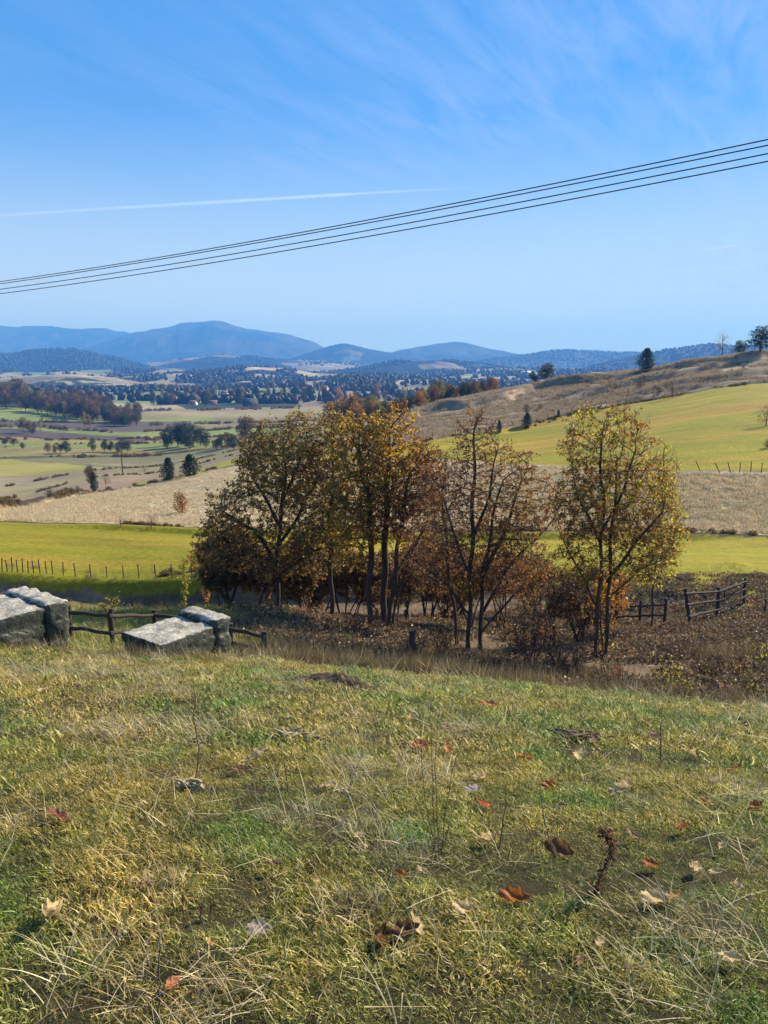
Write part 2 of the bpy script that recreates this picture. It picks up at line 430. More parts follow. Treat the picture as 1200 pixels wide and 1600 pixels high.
    put(q, (.20, .17, .09)); put(q & (f < .3) & (s < -.25), C_PLOUGH); put(q & (f > .3) & (s < -.22), C_FGREEN); put(q & (s > -.32) & (f > .45), (.27, .225, .12)); put(q & (s > -.32) & (f > .82), (.26, .21, .14))
    # farther: patchwork of fields and woods
    q = (Yw > R['far'])
    cx = X/170+fbm(X/500, Y/500, 60, 2)*1.5; cy = Y/240+fbm(X/500, Y/500, 61, 2)*1.5
    cell = _h(np.floor(cx), np.floor(cy), 77)
    pal = np.array([(.27, .225, .14), (.17, .2, .08), (.3, .25, .17), (.24, .19, .13), C_WOOD, (.33, .27, .18), C_WOOD, (.12, .12, .06)])
    pc = pal[(cell*7.99).astype(int)]
    wd = fbm(X/200, Y/330, 62, 3) > .17
    pc[wd] = C_WOOD
    C[q] = pc[q]
    return C
sv = np.concatenate([np.linspace(-1.25, -.66, 60, endpoint=False), np.linspace(-.66, .66, 560), np.linspace(.66, 1.25, 61)[1:]])
Yv = [-6.0]
while Yv[-1] < 9: Yv.append(Yv[-1]+.13)
while Yv[-1] < 12400:
    y = Yv[-1]; st = .0085 if y < 1200 else .012
    if 43 < y < 49: st = .004
    if y > 60 and y < 420: st = .006
    Yv.append(y*(1+st))
Yv = np.array(Yv)
W = np.sqrt(np.maximum(Yv, 0)**2+9.0**2*np.exp(-np.maximum(Yv, 0)/6)+.01)
GX = sv[None]*W[:, None]; GY = np.repeat(Yv[:, None], len(sv), 1)
GZ = terr(GX, GY)
nr, nc = GX.shape
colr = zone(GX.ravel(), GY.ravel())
idx = np.arange(nr*nc).reshape(nr, nc)
F = np.stack([idx[:-1, :-1], idx[:-1, 1:], idx[1:, 1:], idx[1:, :-1]], -1).reshape(-1, 4)
m, nt, out = newmat('land')
geo = N(nt, 'ShaderNodeNewGeometry'); a = N(nt, 'ShaderNodeAttribute', attribute_name='col')
cd = N(nt, 'ShaderNodeMapping'); cd.inputs['Scale'].default_value = (.25, 1, 1); nt.links.new(geo.outputs['Position'], cd.inputs[0])
na = noise_n(nt, geo.outputs['Position'], 2.5, 8, .7); nb = noise_n(nt, cd.outputs[0], .35, 6, .65); ncn = noise_n(nt, geo.outputs['Position'], .012, 8, .7)
ra = ramp(nt, na.outputs['Fac'], [(.25, (.55,)*3), (.75, (1.4,)*3)]); rb = ramp(nt, nb.outputs['Fac'], [(.3, (.72, .8, .7)), (.7, (1.25, 1.14, 1.1))]); rc = ramp(nt, ncn.outputs['Fac'], [(.3, (.7,)*3), (.7, (1.25,)*3)])
c = mixc(nt, 1.0, a.outputs['Color'], ra.outputs[0], 'MULTIPLY'); c = mixc(nt, 1.0, c, rb.outputs[0], 'MULTIPLY'); c = mixc(nt, 1.0, c, rc.outputs[0], 'MULTIPLY')
principled(nt, out, c, .95, na.outputs['Fac'], .12, 1.0, .1)
M_LAND = m
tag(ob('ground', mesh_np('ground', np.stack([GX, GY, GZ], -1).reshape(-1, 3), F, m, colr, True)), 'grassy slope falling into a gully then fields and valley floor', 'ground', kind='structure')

# ------------------------------------------------------------------ far hills
def hill(pts, D, w, base_y, name, label, col, col2=None, seed=0, rough=1.0, patch=-1.0):
    ns, nd = 420, 60
    xs = np.linspace(pts[0][0], pts[-1][0], ns)
    py = pchip1([p[0] for p in pts], [p[1] for p in pts], xs)
    s = (xs-600)/1200/(CP+(800-540)/1200*SP)
    zt = CAMZ+slope(py)*D
    zb = CAMZ+slope(base_y)*(D-w)
    t = np.linspace(0, 1, nd)
    X = np.zeros((nd, ns)); Y = np.zeros((nd, ns)); Z = np.zeros((nd, ns))
    for i, u in enumerate(t):
        if u <= .72: y = D-w+w*(u/.72); k = np.sin(u/.72*PI/2)**1.25
        else: y = D+w*.7*(u-.72)/.28; k = np.cos((u-.72)/.28*PI/2)
        edge = np.ones(ns)
        X[i] = s*y; Y[i] = y
        rg = fbm(X[i]/(w*.3), np.full(ns, y)/(w*.6), seed, 6)
        amp = np.maximum(zt-zb, 20)*.34*rough
        Z[i] = zb+(zt-zb)*k+amp*rg*math.sin(min(u/.72, 1)*PI)*.9
        Z[i] += 16*fbm(X[i]/170, np.full(ns, y)/170, seed+5, 4)*min(1, k)*rough*(D/6000)**.5
    c = np.tile(np.array(col), (nd*ns, 1))
    if col2 is not None:
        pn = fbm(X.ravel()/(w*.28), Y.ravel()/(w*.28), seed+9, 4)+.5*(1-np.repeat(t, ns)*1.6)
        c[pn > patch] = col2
    n2 = fbm(X.ravel()/90, Y.ravel()/90, seed+3, 3)[:, None]
    c = c*(1+.7*n2)
    ii = np.arange(nd*ns).reshape(nd, ns)
    FF = np.stack([ii[:-1, :-1], ii[:-1, 1:], ii[1:, 1:], ii[1:, :-1]], -1).reshape(-1, 4)
    me = mesh_np(name, np.stack([X, Y, Z], -1).reshape(-1, 3), FF, M_LAND, c, True)
    o = tag(ob(name, me), label, 'hill', kind='structure')
    return X, Y, Z
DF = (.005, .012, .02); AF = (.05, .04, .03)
HILLS = {}
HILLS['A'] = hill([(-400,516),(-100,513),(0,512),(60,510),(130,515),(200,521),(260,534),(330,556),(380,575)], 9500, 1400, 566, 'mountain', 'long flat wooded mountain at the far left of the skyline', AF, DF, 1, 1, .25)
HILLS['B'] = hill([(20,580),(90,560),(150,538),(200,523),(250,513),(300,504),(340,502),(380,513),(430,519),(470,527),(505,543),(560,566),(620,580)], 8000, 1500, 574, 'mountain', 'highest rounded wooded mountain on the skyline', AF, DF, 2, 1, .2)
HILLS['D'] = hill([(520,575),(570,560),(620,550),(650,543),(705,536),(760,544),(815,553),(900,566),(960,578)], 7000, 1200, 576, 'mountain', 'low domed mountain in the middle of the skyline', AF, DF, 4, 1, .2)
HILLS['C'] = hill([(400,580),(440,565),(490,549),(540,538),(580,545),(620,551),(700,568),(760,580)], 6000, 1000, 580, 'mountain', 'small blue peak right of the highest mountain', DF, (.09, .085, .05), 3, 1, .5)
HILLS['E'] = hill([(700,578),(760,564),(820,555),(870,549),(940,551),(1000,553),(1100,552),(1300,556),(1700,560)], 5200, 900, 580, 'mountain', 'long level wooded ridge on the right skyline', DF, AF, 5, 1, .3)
HILLS['G'] = hill([(-400,560),(-150,560),(0,557),(60,548),(110,546),(170,557),(230,573),(300,588),(360,594)], 4200, 900, 592, 'mountain', 'dark forested hill low on the left in front of the mountains', (.018, .03, .024), None, 7, 1)
HILLS['I'] = hill([(150,588),(230,570),(300,560),(360,556),(440,562),(520,567),(600,572),(760,575),(900,580)], 4700, 1200, 592, 'mountain', 'pale farmland hills below the highest mountain', (.22, .18, .12), DF, 9, 1.2, .15)
HILLS['J'] = hill([(140,616),(220,600),(300,586),(390,577),(450,580),(540,590),(640,596),(720,604)], 2500, 500, 612, 'hills', 'rolling farmland with pale fields in the middle of the valley', (.33, .27, .18), (.025, .035, .03), 12, 1.4, .12)
HILLS['K'] = hill([(-300,600),(-100,598),(20,592),(90,588),(160,592),(240,606),(330,616),(400,622)], 1750, 420, 622, 'hills', 'broken pasture slope behind the autumn wood at left', (.27, .23, .15), (.04, .045, .035), 13, 1.4, .25)
HILLS['L'] = hill([(380,624),(470,610),(560,603),(650,600),(760,603),(900,610)], 1600, 380, 622, 'hills', 'low field covered rise behind the orange wood', (.2, .21, .12), (.025, .035, .03), 14, 1.2, .1)
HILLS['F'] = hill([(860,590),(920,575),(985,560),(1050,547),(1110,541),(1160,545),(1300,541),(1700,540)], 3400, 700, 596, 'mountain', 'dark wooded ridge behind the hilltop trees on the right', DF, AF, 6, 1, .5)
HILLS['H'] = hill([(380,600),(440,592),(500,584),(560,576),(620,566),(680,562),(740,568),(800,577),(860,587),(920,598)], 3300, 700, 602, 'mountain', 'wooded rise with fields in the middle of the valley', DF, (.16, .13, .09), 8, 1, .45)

# ------------------------------------------------------------------ bark and leaf materials
M_BARK = simple_mat('bark', (.035, .027, .02), (.10, .08, .06), 9, .95, .02, (1, 1, .25))
M_BARKP = simple_mat('pale_bark', (.05, .042, .038), (.20, .175, .155), 7, .95, .02, (1, 1, .6))
M_LEAF = leaf_mat('leaves', 0, 0, .6, .015)
M_LEAFV = leaf_mat('far_leaves', .014, .25, .35, .02)
M_WOODP = simple_mat('weathered_wood', (.03, .023, .02), (.08, .062, .05), 12, .9, .008, (1, 1, .3))

# ------------------------------------------------------------------ trees grown towards points in a crown
def grow(trunks, attr, step, kill, upw=.22, jit=.08, iters=150, seed=0):
    r = np.random.default_rng(seed)
    pos, par = [], []
    for tr in trunks:
        tr = np.asarray(tr, float); last = -1; p0 = tr[0]
        L = np.linalg.norm(np.diff(tr, axis=0), axis=1); cum = np.concatenate([[0], np.cumsum(L)])
        n = max(2, int(cum[-1]/step))
        for k in range(n+1):
            u = cum[-1]*k/n
            p = np.array([np.interp(u, cum, tr[:, a]) for a in range(3)])
            if 0 < k: p = p+np.array([math.sin(k*.55+seed), math.cos(k*.43+seed*2), 0])*.035
            pos.append(p); par.append(last); last = len(pos)-1
    pos = list(pos); A = np.array(attr); alive = np.ones(len(A), bool)
    P_ = np.array(pos); near_i = np.zeros(len(A), int); near_d = np.full(len(A), 1e9)
    done = 0
    for it in range(iters):
        if not alive.any(): break
        new = P_[done:]
        D = np.linalg.norm(A[:, None]-new[None], axis=2); k = D.argmin(1); d = D[np.arange(len(A)), k]
        u = d < near_d; near_d[u] = d[u]; near_i[u] = k[u]+done
        alive &= near_d > kill
        done = len(P_)
        act = np.where(alive)[0]
        if len(act) == 0: break
        own = near_i[act]; ids = np.unique(own)
        vec = A[act]-P_[own]; vec /= np.linalg.norm(vec, axis=1)[:, None]
        S = np.zeros((len(P_), 3)); np.add.at(S, own, vec)
        dd = S[ids]; dd /= np.linalg.norm(dd, axis=1)[:, None]+1e-9
        dd += np.array([0, 0, upw])+r.normal(0, jit, dd.shape)
        dd /= np.linalg.norm(dd, axis=1)[:, None]
        nw = P_[ids]+dd*step
        dm = np.full(len(nw), 9.)
        for q0 in range(0, len(P_), 4000): dm = np.minimum(dm, np.linalg.norm(nw[:, None]-P_[None, q0:q0+4000], axis=2).min(1))
        ok = dm > step*.55
        if not ok.any(): break
        stuck = np.isin(own, ids[~ok]); alive[act[stuck & (r.random(len(act)) < .5)]] = False
        P_ = np.vstack([P_, nw[ok]]); par += list(ids[ok])
    return P_, np.array(par)

def skeleton_mesh(mb, P_, par, tip=.006, ex=2.3, rmax=.2, col=None, twig=None, rngs=None):
    n = len(P_); kids = [[] for _ in range(n)]
    for i, p in enumerate(par):
        if p >= 0: kids[p].append(i)
    q = np.zeros(n)
    order = []                                                  # parents always come before children
    R = np.zeros(n)
    for i in range(n-1, -1, -1):
        if not kids[i]: q[i] = tip**ex
        if par[i] >= 0: q[par[i]] += q[i]
    R = np.minimum(q**(1/ex), rmax*1.25)
    # chains
    big = [max(k, key=lambda j: R[j]) if k else -1 for k in kids]
    started = np.zeros(n, bool)
    for i in range(n):
        if par[i] >= 0 and big[par[i]] == i: continue
        ch = []; rad = []
        if par[i] >= 0: ch.append(P_[par[i]]); rad.append(min(R[par[i]], R[i]*1.15))
        j = i
        while j != -1: ch.append(P_[j]); rad.append(R[j]); j = big[j]
        if len(ch) < 2: continue
        if par[i] < 0 and P_[i][2] < .6: rad[0] *= 1.5; ch[0] = ch[0]-np.array([0, 0, .25]); rad[1] *= 1.12
        mx = max(rad)
        mb.tube(ch, rad, 9 if mx > .07 else 5 if mx > .02 else 3, col, cap=False)
    return R, kids

def leaves(mb, pts, size, cols, r, droop=.3):
    n = len(pts); s = size*r.uniform(.65, 1.35, n)
    d = r.normal(size=(n, 3)); d[:, 2] -= droop; d /= np.linalg.norm(d, axis=1)[:, None]
    u = np.cross(d, r.normal(size=(n, 3))); u /= np.linalg.norm(u, axis=1)[:, None]+1e-9
    nn = np.cross(d, u)
    p = np.asarray(pts)
    a = p; b = p+d*s[:, None]*.5+u*s[:, None]*.34+nn*s[:, None]*.12; c = p+d*s[:, None]; e = p+d*s[:, None]*.5-u*s[:, None]*.34+nn*s[:, None]*.12
    V = np.stack([a, b, c, e], 1).reshape(-1, 3); F = np.arange(4*n).reshape(n, 4)
    mb.add(V, F, np.repeat(cols, 4, 0))

def pal_cols(pal, w, pts, r, clump=1.2):
    pal = np.array(pal); w = np.array(w, float); w /= w.sum(); cw = np.cumsum(w)
    base = .5+.5*fbm(pts[:, 0]*clump+11, pts[:, 2]*clump+pts[:, 1]*.5*clump, 88, 3)*1.5
    t = np.clip(base*.55+r.uniform(0, 1, len(pts))*.45, 0, .999)
    k = np.minimum(np.searchsorted(cw, t), len(pal)-1)
    return pal[k]*r.uniform(.65, 1.4, (len(pts), 1))

def hero_tree(name, label, cat, Y, trunks, lobes, pal, w, dens=14, leafn=5, lsize=.085, seed=1, group=None, tip=.0085, rmax=.2, mat=None, step=.2, twigs=2, dy=0, bare=0., kill=None, squash=.85):
    r = np.random.default_rng(seed)
    tr = []
    for t in trunks:
        if t[0] == 'L':                                          # a limb leaving a trunk
            Yl = tr[0][0][1]; sg = r.choice([-1, 1])
            tr.append([at(q[0], q[1], Yl+sg*.35*k) for k, q in enumerate(t[1:])]); continue
        f = foot(t[0][0], t[0][1], Y+(t[0][2] if len(t[0]) > 2 else 0)); Yb = f.y
        pl = [np.array(f)]
        for q in t[1:]:
            pl.append(at(q[0], q[1], Yb+(q[2] if len(q) > 2 else 0)))
        tr.append(pl)
    A = []
    for L in lobes:
        cx, cy, rx, ry = L[:4]; off = L[4] if len(L) > 4 else 0; k = L[5] if len(L) > 5 else 1
        c = at(cx, cy, Y+off); a = msize(rx, Y)*1.1; b = msize(ry, Y)*1.06; dpt = min(a, b*1.1)*squash+.2
        n = int(4/3*PI*a*b*dpt*dens*k*5.5)
        v = r.normal(size=(n, 3)); v /= np.linalg.norm(v, axis=1)[:, None]; v *= r.uniform(.25, 1, (n, 1))**(1/2.2)
        A.append(c+v*[a, dpt, b])
    A = np.vstack(A)
    base = Vector(tr[0][0])
    P_, par = grow(tr, A, step, kill or step*1.15, seed=seed)
    B = np.array(base)
    root = thing(name, label, cat, base, 0, group)
    mb = MB(); R, kids = skeleton_mesh(mb, P_-B, par, tip, 2.25, rmax)
    thin = np.where(R < tip*3.2)[0]
    leafp = []
    cen = P_.mean(0)
    for i in thin:
        d0 = P_[i]-P_[par[i]] if par[i] >= 0 else np.array([0, 0, 1.]); d0 = d0/(np.linalg.norm(d0)+1e-9)
        for k in range(twigs if R[i] < tip*2 else 1):
            d = d0+r.normal(0, .55, 3)+[0, 0, .15]; d /= np.linalg.norm(d)
            l = r.uniform(.16, .42); p0 = P_[i]; p1 = p0+d*l*.5; p2 = p0+(d+r.normal(0, .2, 3))*l
            mb.tube([p0-B, p1-B, p2-B], [tip*.7, tip*.55, tip*.35], 3, None, cap=False)
            nl = r.poisson(leafn*1.75)
            for q in range(nl):
                u = r.uniform(.2, 1.05); leafp.append(p0*(1-u)+p2*u+r.normal(0, .03, 3))
    leafp = np.array(leafp)
    keep = .5*fbm(leafp[:, 0]*1.1, leafp[:, 2]*1.1, seed+70, 3)+.5*fbm(leafp[:, 1]*1.1+leafp[:, 0]*.5, leafp[:, 2]*1.3, seed+71, 3)+r.normal(0, .12, len(leafp)) > bare-.27
    leafp = leafp[keep]
    ob('trunk', mb.mesh('trunk', mat or M_BARK, True), root)
    lm = MB(); leaves(lm, leafp-B, lsize, pal_cols(pal, w, leafp, r), r)
    ob('crown', lm.mesh('crown', M_LEAF), root)
    print(name, len(P_), len(leafp))
    return root

OLIVE = (.27, .195, .045); BROWN = (.22, .115, .045); RUST = (.38, .15, .03); ORANGE = (.52, .28, .04); YELLOW = (.68, .52, .06); DKGR = (.11, .09, .035); PURP = (.16, .085, .06); TANL = (.33, .22, .11); YGREEN = (.40, .38, .05)

hero_tree('oak_tree', 'broad olive brown oak at the left end of the tree row', 'oak tree', 31,
  [[(436,948),(432,900),(434,850),(440,800),(446,740),(444,690)],['L',(434,885),(400,830),(350,800)],['L',(434,855),(470,800),(500,740)],['L',(437,820),(400,755),(382,700)],['L',(434,900),(480,865),(525,850)],['L',(443,780),(470,715),(482,670)]],
  [(440,735,66,72),(395,800,72,50),(470,700,40,55),(485,800,45,70),(350,850,45,42),(400,715,28,34),(420,870,75,40)],
  [DKGR, BROWN, OLIVE, TANL, YGREEN], [1, 4, 4, 2.5, 2], dens=7, leafn=4.6, lsize=.10, seed=11, rmax=.2, tip=.010)
hero_tree('oak_tree', 'slim yellowing tree between the left oak and the clump of trunks', 'oak tree', 30.5,
  [[(519,966),(517,900),(515,820),(520,760),(522,700)]],
  [(515,740,38,95),(530,690,26,42),(500,850,46,50),(540,800,34,60)],
  [OLIVE, BROWN, YGREEN, TANL, ORANGE], [3, 4, 1.5, 2, 1.5], dens=7.5, leafn=4.5, lsize=.095, seed=12, rmax=.11)
hero_tree('oak_tree', 'left tree of the dark trunk clump with orange and gold top', 'oak tree', 29,
  [[(578,974),(577,915),(580,850),(576,780),(562,720)]],
  [(560,760,50,90),(545,700,32,50),(575,690,32,46),(550,850,40,40)],
  [BROWN, OLIVE, ORANGE, YELLOW, RUST], [3, 3.5, 3, 1.6, 2], dens=8, leafn=4.5, lsize=.095, seed=13, rmax=.22, tip=.0105)
hero_tree('oak_tree', 'middle tree of the dark trunk clump with rusty orange crown', 'oak tree', 29.4,
  [[(600,976),(600,915),(602,850),(604,780),(608,690)]],
  [(600,720,42,70),(625,690,34,55),(640,750,45,60),(600,800,45,50)],
  [RUST, BROWN, ORANGE, YELLOW, TANL], [4, 3, 5, 1.5, 1.5], dens=8, leafn=4.5, lsize=.095, seed=14, rmax=.25, tip=.0115)
hero_tree('oak_tree', 'right tree of the dark trunk clump with bare forked lower limbs', 'oak tree', 28.6,
  [[(606,978),(616,915),(621,860),(630,800),(640,740)],[(612,965),(626,910),(642,870),(660,830)],['L',(617,930),(660,880),(695,862)],['L',(622,890),(652,845),(672,800)]],
  [(650,800,48,62),(665,740,34,52),(660,870,40,40),(625,760,30,40)],
  [PURP, BROWN, RUST, ORANGE, OLIVE], [3, 3, 2, 1.5, 2], dens=8, leafn=4, lsize=.09, seed=15, rmax=.22, tip=.0105)
hero_tree('bare_tree', 'tall half bare purplish tree with twin trunks right of the middle', 'tree', 24,
  [[(732,1036),(733,960),(737,860),(740,760),(742,670)],[(752,1038),(750,960),(757,890),(768,820),(785,750)],['L',(752,965),(790,890),(838,842),(872,800)],['L',(736,900),(706,830),(690,755)],['L',(757,900),(800,800),(822,730)],['L',(738,850),(765,770),(778,700)],['L',(752,990),(800,930),(850,905)],['L',(733,960),(700,915),(668,890)]],
  [(742,690,34,55),(742,760,42,60),(800,750,42,52),(790,800,60,60),(830,780,38,46),(705,800,40,60),(700,880,55,55),(800,880,58,60),(755,860,60,60)],
  [PURP, BROWN, RUST, OLIVE, TANL], [4, 3, 2, 2, 1.5], dens=9, leafn=3.6, lsize=.07, seed=16, tip=.0105, rmax=.14, mat=M_BARK, step=.19, bare=.1)
hero_tree('bare_tree', 'thin leaning bare sapling between the trunk clump and the twin trunks', 'tree', 25.5,
  [[(716,1000),(706,930),(698,860),(692,780)]],
  [(690,780,38,60),(672,850,42,60),(700,730,22,34),(720,840,30,50)],
  [PURP, BROWN, TANL, RUST, OLIVE], [5, 3, 1.5, 1.5, 1], dens=8, leafn=2.6, lsize=.07, seed=17, tip=.0075, rmax=.08, step=.2)
hero_tree('oak_tree', 'golden and rust leaved tree at the right end of the tree row', 'oak tree', 23,
  [[(929,1082),(930,1010),(936,930),(940,860),(942,780),(938,690)],[(945,1050),(950,950),(953,880),(958,800),(966,720)],['L',(933,950),(897,875),(870,825)],['L',(948,910),(992,850),(1034,800)],['L',(941,830),(978,760),(992,700)],['L',(950,935),(1000,890),(1048,868)],['L',(939,850),(905,780),(888,705)]],
  [(925,705,44,66),(968,700,46,58),(905,790,42,60),(945,790,60,70),(1000,780,52,72),(1035,830,32,60),(985,860,70,50),(920,870,55,42)],
  [DKGR, OLIVE, BROWN, RUST, YGREEN, ORANGE], [1, 5, 2.5, 2, 4.5, 2.5], dens=10, leafn=5.0, lsize=.075, seed=18, rmax=.12, tip=.008, step=.18)
hero_tree('young_tree', 'small bright yellow tree catching light at the right edge of the golden tree', 'tree', 29,
  [[(1018,965),(1022,900),(1030,820)]],
  [(1035,745,24,55),(1040,820,26,60),(1020,880,34,34)],
  [YELLOW, YGREEN, ORANGE, RUST], [4, 3, 2, 1.5], dens=9, leafn=4, lsize=.08, seed=19, rmax=.03, step=.18)

# shrubs of the gully
def shrub(name, label, px, py, Y, rx, ry, pal, w, seed, cat='shrub', dens=16, leafn=4, lsize=.07, stems=3, **kw):
    r = np.random.default_rng(seed)
    tr = [[(px+r.uniform(-.2, .2)*rx, py), (px+r.uniform(-.5, .5)*rx, py-ry*.7)] for k in range(stems)]
    lb = [(px+r.uniform(-.35, .35)*rx, py-ry*r.uniform(.7, 1.2), rx*r.uniform(.55, .8), ry*r.uniform(.45, .8)) for k in range(4)]
    return hero_tree(name, label, cat, Y, tr, lb, pal, w, dens=dens, leafn=leafn, lsize=lsize, seed=seed, rmax=.045, step=.16, **kw)
DK = [(.13, .10, .04), BROWN, OLIVE, RUST]
shrub('shrub', 'wide dark thicket under the left oak', 352, 938, 32.5, 56, 66, DK, [5, 3, 2, 1], 31, dens=9, leafn=8, lsize=.12, stems=6)
shrub('shrub', 'dark bushy growth between the left oak trunk and the slim tree', 472, 935, 33, 52, 50, DK, [4, 3, 2, 2], 32, dens=8, leafn=7, lsize=.12, stems=5)
shrub('shrub', 'orange leaved bush beside the dark left thicket', 322, 905, 38, 24, 34, [ORANGE, RUST, TANL, OLIVE], [4, 2, 2, 2], 33, dens=8, leafn=5, lsize=.11)
shrub('shrub', 'low yellow green sapling on the bank left of the thicket', 286, 900, 42, 8, 16, [YGREEN, OLIVE], [3, 2], 34, dens=14, lsize=.1)
shrub('shrub', 'dark brush behind the trunk clump', 545, 930, 36, 66, 46, DK, [3, 4, 2, 2], 35, dens=6, leafn=7, lsize=.12, stems=5)
shrub('shrub', 'orange and brown brush right of the trunk clump', 672, 935, 35, 56, 50, [BROWN, ORANGE, RUST, OLIVE], [4, 2, 2, 2], 36, dens=6, leafn=5, lsize=.10, stems=5)
shrub('shrub', 'rust coloured bush behind the twin trunks', 785, 940, 31, 46, 48, [BROWN, RUST, OLIVE, ORANGE], [4, 3, 2, 2], 37, dens=7, leafn=5, lsize=.09, stems=5)
shrub('shrub', 'tangled brown brush over the shaded hollow', 860, 985, 26, 58, 58, [BROWN, PURP, OLIVE, RUST], [4, 3, 3, 1], 38, dens=9, leafn=4, lsize=.08, stems=6)
shrub('shrub', 'orange and yellow bush at the foot of the golden tree', 948, 972, 23.5, 34, 38, [ORANGE, RUST, YGREEN, OLIVE], [3, 3, 3, 2], 39, dens=13, leafn=4.5, lsize=.08, stems=4)
shrub('shrub', 'dark brown brush below the golden tree at the lawn edge', 890, 1070, 20, 44, 44, [BROWN, PURP, DKGR], [4, 3, 3], 40, dens=12, leafn=3.5, lsize=.07, stems=6)
shrub('shrub', 'yellow green bush on the leafy bank at the lawn edge', 1045, 1092, 17, 34, 36, [YGREEN, OLIVE, YELLOW], [4, 3, 2], 41, dens=16, leafn=3, lsize=.06, stems=5)
shrub('shrub', 'dark scrub at the right edge of the leafy bank', 1170, 1098, 16.5, 40, 28, [DKGR, OLIVE, PURP], [3, 3, 2], 42, dens=16, leafn=3, lsize=.055, stems=5)
shrub('shrub', 'yellowish scrub high on the right edge of the bank', 1192, 1030, 20, 20, 16, [YGREEN, OLIVE], [3, 2], 43, dens=16, leafn=3, lsize=.06)
shrub('shrub', 'grey brown brush just past the lawn in front of the trunk clump', 640, 1035, 20.5, 30, 22, [BROWN, PURP, OLIVE], [3, 3, 2], 44, dens=14, leafn=2.5, lsize=.06, stems=5)
shrub('shrub', 'brown scrub between the twin trunks and the lawn edge', 795, 1065, 19.5, 44, 26, [BROWN, PURP, RUST], [3, 3, 1], 45, dens=13, leafn=3, lsize=.06, stems=6)
shrub('shrub', 'small yellow weed bush behind the left rail fence', 172, 962, 24, 22, 17, [YGREEN, OLIVE, YELLOW], [3, 3, 2], 46, dens=14, leafn=3, lsize=.06)

shrub('shrub', 'dense brown thicket behind the dark brush under the golden tree', 905, 1000, 27, 50, 60, [BROWN, DKGR, PURP, RUST], [4, 3, 2, 1], 47, dens=9, leafn=5, lsize=.09, stems=6)
shrub('shrub', 'rusty bush between the golden tree and the low rail fence', 962, 950, 33.5, 26, 34, [RUST, BROWN, ORANGE], [3, 4, 1], 48, dens=9, leafn=5, lsize=.1, stems=4)
shrub('shrub', 'dark tangle on the gully floor right of the twin trunks', 830, 1030, 22, 40, 44, [BROWN, PURP, DKGR], [4, 3, 3], 49, dens=12, leafn=3.5, lsize=.08, stems=6)
shrub('shrub', 'grey brown thorn tangle at the lawn edge left of the yellow green bush', 970, 1088, 17.5, 48, 30, [PURP, BROWN, TANL], [4, 3, 1], 50, dens=16, leafn=2.2, lsize=.05, stems=7)
shrub('shrub', 'sparse brush hiding the feet of the twin trunks', 712, 1052, 20.5, 40, 24, [PURP, BROWN, TANL], [4, 3, 1], 51, dens=14, leafn=2.4, lsize=.055, stems=6)
shrub('shrub', 'rusty undergrowth right of the twin trunks behind the dark tangle', 735, 960, 31, 40, 50, [BROWN, RUST, ORANGE, DKGR], [4, 2, 1, 2], 52, dens=8, leafn=5, lsize=.1, stems=4)
shrub('shrub', 'dark brush between the oak trunk and the left thicket', 410, 935, 34, 44, 46, DK, [5, 3, 2, 1], 53, dens=8, leafn=7, lsize=.12, stems=5)
shrub('shrub', 'dark brush filling the gap right of the trunk clump', 640, 948, 33, 34, 50, DK, [4, 4, 1, 2], 54, dens=8, leafn=6, lsize=.11, stems=4)
shrub('shrub', 'low dark scrub along the far bank behind the slim tree', 500, 928, 40, 60, 34, DK, [5, 3, 2, 1], 55, dens=6, leafn=7, lsize=.13, stems=5)
shrub('shrub', 'low brown scrub along the far bank behind the trunk clump', 610, 925, 40, 60, 36, DK, [4, 4, 2, 1], 56, dens=6, leafn=7, lsize=.13, stems=5)
shrub('shrub', 'low rusty scrub along the far bank behind the twin trunks', 720, 925, 39, 60, 34, [BROWN, DKGR, RUST], [4, 3, 2], 57, dens=6, leafn=7, lsize=.13, stems=5)
shrub('shrub', 'low olive scrub along the far bank left of the golden tree', 830, 925, 38, 60, 32, [BROWN, OLIVE, DKGR], [4, 3, 2], 58, dens=6, leafn=6, lsize=.12, stems=5)
shrub('shrub', 'dark low brush on the shaded strip behind the oak and the slim tree', 478, 945, 36.5, 56, 20, DK, [5, 3, 2, 1], 61, dens=9, leafn=7, lsize=.12, stems=6)
shrub('shrub', 'dark low brush on the shaded strip behind the trunk clump', 590, 950, 36, 60, 20, DK, [4, 4, 2, 1], 62, dens=9, leafn=7, lsize=.12, stems=6)
shrub('shrub', 'dark low brush on the shaded strip behind the bare sapling', 700, 950, 35, 52, 20, DK, [4, 4, 2, 1], 63, dens=9, leafn=7, lsize=.12, stems=6)
shrub('shrub', 'dark scrub low on the leafy bank below the leaning rail panel', 1108, 1062, 19, 34, 22, [DKGR, PURP, BROWN], [4, 3, 2], 64, dens=16, leafn=3, lsize=.055, stems=5)
shrub('shrub', 'brown bramble on the leafy bank right of the short rail fence', 1062, 1030, 21.5, 30, 18, [BROWN, PURP, TANL], [4, 3, 1], 65, dens=15, leafn=2.6, lsize=.055, stems=5)
shrub('shrub', 'dark bramble against the right picture edge above the corner scrub', 1150, 1065, 18.6, 26, 18, [DKGR, BROWN, OLIVE], [4, 3, 2], 66, dens=16, leafn=3, lsize=.055, stems=5)
shrub('shrub', 'brown bramble at the feet of the trunk clump', 560, 990, 27, 40, 16, [BROWN, PURP, TANL], [4, 3, 1], 67, dens=12, leafn=3, lsize=.07, stems=5)
shrub('shrub', 'pale brown bramble between the stump and the bare sapling', 690, 1015, 23, 34, 20, [TANL, BROWN, PURP], [2, 4, 2], 68, dens=14, leafn=2.6, lsize=.06, stems=5)
